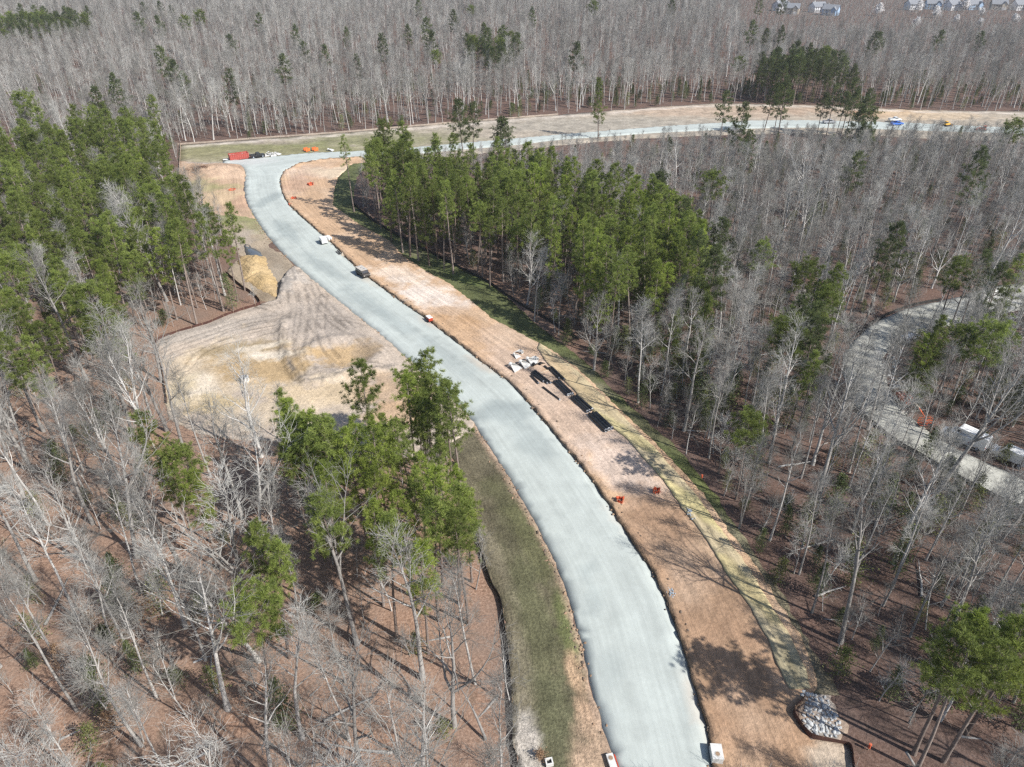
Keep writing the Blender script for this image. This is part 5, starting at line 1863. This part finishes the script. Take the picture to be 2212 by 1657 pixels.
# rust-red skip, trucks and the rest by the far bend
c = at(517, 344)
RB = heading(500, 347, 535, 342)
o = thing("steel_skip", "rust-red ribbed steel skip at the left end of the far road bend", "skip", (c.x, c.y, .2), RB)
b = MB(); L, W, H = 7.0, 2.4, 2.0
b.box((0, W / 2, H / 2), (L, .08, H)); b.box((0, -W / 2, H / 2), (L, .08, H)); b.box((L / 2, 0, H / 2 - .003), (.08, W - .09, H)); b.box((-L / 2, 0, H / 2 - .003), (.08, W - .09, H)); b.box((0, 0, .1), (L - .1, W - .1, .08))
b.build("hull", M['redsteel'], o)
for k in range(9):
    for s in (-1, 1):
        b = MB(); b.box((-L / 2 + .4 + k * .775, s * (W / 2 + .08), H / 2), (.14, .08, H - .05)); b.build("rib", M['redsteel'], o)
b = MB(); b.box((0, W / 2 + .02, H + .05), (L + .1, .16, .1)); b.box((0, -W / 2 - .02, H + .05), (L + .1, .16, .1)); b.build("top_rail", M['redsteel'], o)
b = MB()
r_ = random.Random(3)
for k in range(40): b.lump((r_.uniform(-3, 3), r_.uniform(-.9, .9), 1.2 + r_.uniform(0, .4)), (.4, .35, .25), r_)
b.build("waste", M['tan'], o)
b = MB(); b.box((-L / 2 - 1.2, .4, .35), (2.2, 1.0, .12)); b.build("tail_ramp", M['white'], o)
pickup(557, 341, RB + math.pi * 0, 'blackpaint', "black pickup truck parked right of the rust-red skip", .2)
gE2 = "white concrete pipe ends by the far bend"
for k, (u, v, lab) in enumerate(((577, 336, "white concrete pipe end just right of the black pickup"), (581, 333, "white concrete pipe end farthest back right of the black pickup"), (586, 337, "low white concrete pipe end in front, right of the black pickup"),
                                 (590, 335, "white concrete pipe end second from right by the far meadow"), (596, 334, "rightmost white concrete pipe end by the far meadow"), (710, 326, "white concrete pipe end alone at the far road edge"))):
    c = at(u, v)
    flared_end((c.x, c.y, .15), -1.2 + .2 * k, .95, lab, gE2)


def trench_box(u, v, label, mat='opaint'):
    c = at(u, v)
    o = thing("trench_box", label, "trench box", (c.x, c.y, .1), RB + .3, "orange steel trench boxes by the far meadow")
    for s in (-1, 1):
        b = MB(); b.box((0, s * .8, .65), (1.9, .10, 1.15)); b.build("side_plate", M[mat], o)
        for x in (-.7, 0, .7):
            b = MB(); b.box((x, s * .88, .65), (.1, .06, 1.1)); b.build("stiffener", M['ypaint'], o)
    for x in (-.8, .8):
        for z in (.35, 1.0):
            b = MB(); b.tube([(x, -.74, z), (x, .74, z)], [.07, .07], 8); b.build("spreader", M['ypaint'], o)
    return o


trench_box(663, 327, "left one of two orange trench boxes at the edge of the green meadow")
trench_box(681, 326, "right one of two orange trench boxes at the edge of the green meadow")

# far road traffic
pickup(1932, 263, .05, 'white', "white pickup truck on the far road at upper right", .3)
pickup(1790, 268, .1, 'grey', "dark grey pickup truck on the far road left of the white one", .3)
def dozer(u, v, rz, label, mat):
    c = at(u, v)
    o = thing("small_dozer", label, "dozer", (c.x, c.y, .2), rz)
    for s in (-1, 1):
        b = MB(); b.prism([(-1.3, .1), (1.2, .1), (1.5, .4), (1.2, .75), (-1.3, .75), (-1.55, .4)], s * .85 - .2, s * .85 + .2); b.build("track", M['rubber'], o, bevel=.05)
    b = MB(); b.box((.5, 0, 1.0), (1.7, 1.1, .75)); b.build("hood", M[mat], o, bevel=.06)
    b = MB(); b.box((-.75, 0, 1.5), (1.1, 1.15, 1.5)); cb = b.build("cab", M[mat], o, bevel=.06)
    b = MB(); b.box((-.75, 0, 1.75), (1.13, 1.17, .6)); b.build("window", M['glass'], cb)
    b = MB(); b.prism([(1.85, .1), (1.75, .5), (1.85, .7), (1.98, 1.0), (1.9, .5), (2.0, .1)], -1.4, 1.4); b.build("blade", M[mat], o)
    for s in (-1, 1):
        b = MB(); b.box((1.2, s * .75, .45), (1.4, .1, .14)); b.build("push_arm", M[mat], o)
    return o


dozer(2044, 274, .4, "yellow tracked dozer on the far road right of the white pickup", 'ypaint')
dozer(2120, 284, 2.4, "orange-red tracked machine at the far right of the far road", 'orange')
pickup(1936, 272, .2, 'blue', "blue pickup truck just below the white pickup on the far road", .3)

# boom lift on the side path
c = at(1951, 872)
RL = heading(1945, 862, 2003, 921)
o = thing("boom_lift", "orange boom lift with a long cream boom on the gravel side path", "boom lift", (c.x, c.y, .15), RL)
b = MB(); b.box((0, 0, .62), (2.5, 1.5, .45)); b.build("chassis", M['opaint'], o, bevel=.06)
wheels(o, (.95, -.95), 1.12, .45, .36, 'cream')
b = MB(); b.box((-.35, 0, 1.25), (2.6, 1.9, .75)); b.build("turret", M['orange'], o, bevel=.12)
for s in (-1, 1):
    b = MB(); b.box((-.3, s * .96, 1.3), (2.2, .05, .5)); b.build("side_cover", M['opaint'], o)
b = MB(); b.box((-1.75, 0, 1.25), (.35, 1.7, .9)); b.build("counterweight", M['steel'], o, bevel=.05)
b = MB(); b.tube([(-1.5, 0, 2.0), (4.2, 0, 1.75)], [.20, .17], 4, True); bo = b.build("boom", M['cream'], o)
b = MB(); b.tube([(4.1, 0, 1.755), (6.2, 0, 1.2)], [.13, .13], 4, True); b.build("fly_section", M['opaint'], bo)
bk = (7.0, -.2)
b = MB()
for z in (.25, .75, 1.3):
    for s in (-1, 1):
        b.box((bk[0], bk[1] + s * 1.1, z + .1), (.95, .06, .06)); b.box((bk[0] + s * .5, bk[1], z + .1), (.06, 2.26, .058))
for sx in (-1, 1):
    for sy in (-1, 0, 1): b.box((bk[0] + sx * .5, bk[1] + sy * 1.1, .85), (.07, .07, 1.15))
b.build("basket", M['opaint'], o)
b = MB(); b.box((bk[0], bk[1], .3), (1.0, 2.2, .05)); b.build("basket_floor", M['steel'], o)

RV = heading(2054, 945, 2183, 1005)
van(2062, 950, RV + math.pi, 'silver', "silver-blue van parked first in line beyond the boom lift", 4.6, 2.0, .15, "parked_van", "van", "white vans on the side path")
van(2086, 958, RV + math.pi, 'white', "large white van behind the silver-blue one on the side path", 6.2, 2.8, .15, "parked_van", "van", "white vans on the side path")
van(2180, 996, RV + math.pi, 'white', "white van farthest right on the gravel side path", 5.4, 2.4, .15, "parked_van", "van", "white vans on the side path")
bag_stack(2140, 972, RV, "tall pallet of white bags between the two white vans", 4, .15)
bag_stack(2152, 980, RV + .4, "lower pallet of white bags nearer the last white van", 2, .15)
c = at(2118, 966)
o = thing("blue_barrel", "bright blue plastic barrel beside the large white van", "barrel", (c.x, c.y, .15))
b = MB(); b.tube([(0, 0, 0), (0, 0, .1), (0, 0, .45), (0, 0, .8), (0, 0, .9)], [.29, .31, .33, .31, .29], 16, True); b.build("drum", M['blue'], o, True)
b = MB(); b.tube([(.1, 0, .9), (.1, 0, .94)], [.05, .05], 8, True); b.build("bung", M['white'], o)
van(1962, 737, heading(1940, 745, 2000, 715), 'silver', "pale grey car half under trees on the bend of the side path", 4.6, 1.6, .15, "parked_car", "car")
for k, (u, v, a, L, lab) in enumerate(((2150, 632, .3, 7, "long white pipe lying across the upper end of the side path"), (2180, 690, .2, 6, "white pipe lying at the inner edge of the upper side path"))):
    c = at(u, v)
    b = MB(); b.tube([(-L / 2, 0, .2), (L / 2, 0, .2)], [.16, .16], 10, True)
    o = b.build("white_pipe", M['white'], None, True); o.location = (c.x, c.y, .12); o.rotation_euler.z = a
    tag(o, lab, "pipe")

# ------------------------------------------------------------------ the far houses
def house(u, v, rz, wallm, label, L=14, W=10, H=5.4, rise=3.6):
    c = at(u, v, 7)
    o = thing("house", label, "house", (c.x, c.y, 0), rz, "houses beyond the far woods")
    b = MB(); b.box((0, 0, H / 2), (L, W, H))
    b.add([(-L / 2, -W / 2, H), (-L / 2, W / 2, H), (-L / 2, 0, H + rise), (L / 2, -W / 2, H), (L / 2, W / 2, H), (L / 2, 0, H + rise)], [(0, 1, 2), (3, 5, 4)])
    b.add([(1.5, -W / 2 - 2.5, 0), (6, -W / 2 - 2.5, 0), (6, -W / 2 - 2.5, H), (1.5, -W / 2 - 2.5, H), (3.75, -W / 2 - 2.5, H + 2.2), (1.5, -W / 2, 0), (6, -W / 2, 0), (6, -W / 2, H), (1.5, -W / 2, H)],
          [(0, 1, 2, 3), (3, 2, 4), (5, 0, 3, 8), (1, 6, 7, 2)])
    b.build("wall", M[wallm], o)
    b = MB()
    e, t = .6, .22
    k = rise / (W / 2)
    b.prism([(-W / 2 - e, H - e * k), (0, H + rise), (W / 2 + e, H - e * k), (W / 2 + e, H - e * k + t), (0, H + rise + t), (-W / 2 - e, H - e * k + t)], -L / 2 - e, L / 2 + e)
    b.v = [(y, x, z) for x, y, z in b.v]; b.f = [f[::-1] for f in b.f]
    n0 = len(b.v)
    b.prism([(1.1, H - .5), (3.75, H + 2.2), (6.4, H - .5), (6.4, H - .28), (3.75, H + 2.45), (1.1, H - .28)], -W / 2 - 2.9, -W / 4)
    r_ = b.build("roof", M['roof'], o)
    b = MB(); b.box((-L * .28, W * .12, H + rise + .3), (.9, .7, 1.8)); b.build("chimney", M['concrete'], r_)
    for x in (-5, -2.6, -.2):
        for z in (1.6, 4.0):
            b = MB(); b.box((x, -W / 2 - .02, z), (1.0, .06, 1.3)); f_ = b.build("window", M['white'], o)
            b = MB(); b.box((x, -W / 2 - .055, z), (.84, .02, 1.14)); b.build("pane", M['glass'], f_)
    b = MB(); b.box((3.75, -W / 2 - 2.54, 1.3), (3.2, .06, 2.3)); b.build("garage_door", M['white'], o)
    return o


for k, (u, v, a, m_, lab) in enumerate(((1688, 6, .5, 'siding', "leftmost grey-roofed house at the top right corner of the woods"), (1712, 12, -.4, 'tansiding', "tan-walled house second from left in the far house group"),
                                        (1768, 9, .3, 'siding', "pale house third from left beyond the far woods"), (1797, 15, -.6, 'bluesiding', "blue-walled house nearest, between two pale ones, beyond the woods"),
                                        (1975, 4, .2, 'siding', "pale grey-roofed house left of the white blossom trees"), (2018, 3, -.2, 'bluesiding', "blue-walled house among the white blossom trees"),
                                        (2060, 5, .4, 'siding', "pale house behind the tallest white blossom tree"), (2105, 4, .1, 'bluesiding', "blue house right of the blossom trees at the top edge"),
                                        (2160, 4, -.3, 'tansiding', "tan house second from right at the top edge"), (2205, 5, .2, 'siding', "rightmost pale house at the top edge"))):
    house(u, v, a, m_, lab)
for k, (u, v, s, lab) in enumerate(((1899, 19, 1.1, "leftmost white blossom tree at the edge of the far houses"), (1981, 42, .8, "lowest-standing white blossom tree in front of the far houses"), (1986, 10, 1.0, "cream-white blossom tree close to the pale far house"),
                                    (2024, 23, 1.0, "white blossom tree in front of the blue far house"), (2050, 6, 1.1, "white blossom tree at the very top between two far houses"), (2087, 9, 1.15, "broadest white blossom tree near the top right"),
                                    (2068, 34, .7, "thin white blossom tree in the grey scrub below the houses"), (2123, 20, .7, "small white blossom tree right of the broadest one"), (2119, 42, .7, "small low white blossom tree near the right top corner"), (2196, 35, .8, "rightmost white blossom tree at the picture's edge"))):
    p = at(u, v, 6)
    BLOSS.root((p.x, p.y, 0), (0, 0, k * 1.1), s * 1.05, lab, "white blossom trees by the far houses")

# ------------------------------------------------------------------ the air
HAZE = .00011
b = MB()
b.box((0, 700, 38), (3200, 2000, 80))
hz = b.build("haze", [])
hm = bpy.data.materials.new("thin_air"); hm.use_nodes = True
hm.node_tree.nodes.remove(hm.node_tree.nodes["Principled BSDF"])
pv = hm.node_tree.nodes.new("ShaderNodeVolumePrincipled")
pv.inputs["Color"].default_value = (.90, .92, .96, 1)
pv.inputs["Density"].default_value = HAZE
pv.inputs["Anisotropy"].default_value = .2
hm.node_tree.links.new(pv.outputs[0], hm.node_tree.nodes["Material Output"].inputs["Volume"])
hz.data.materials.append(hm)
hz["kind"] = "stuff"
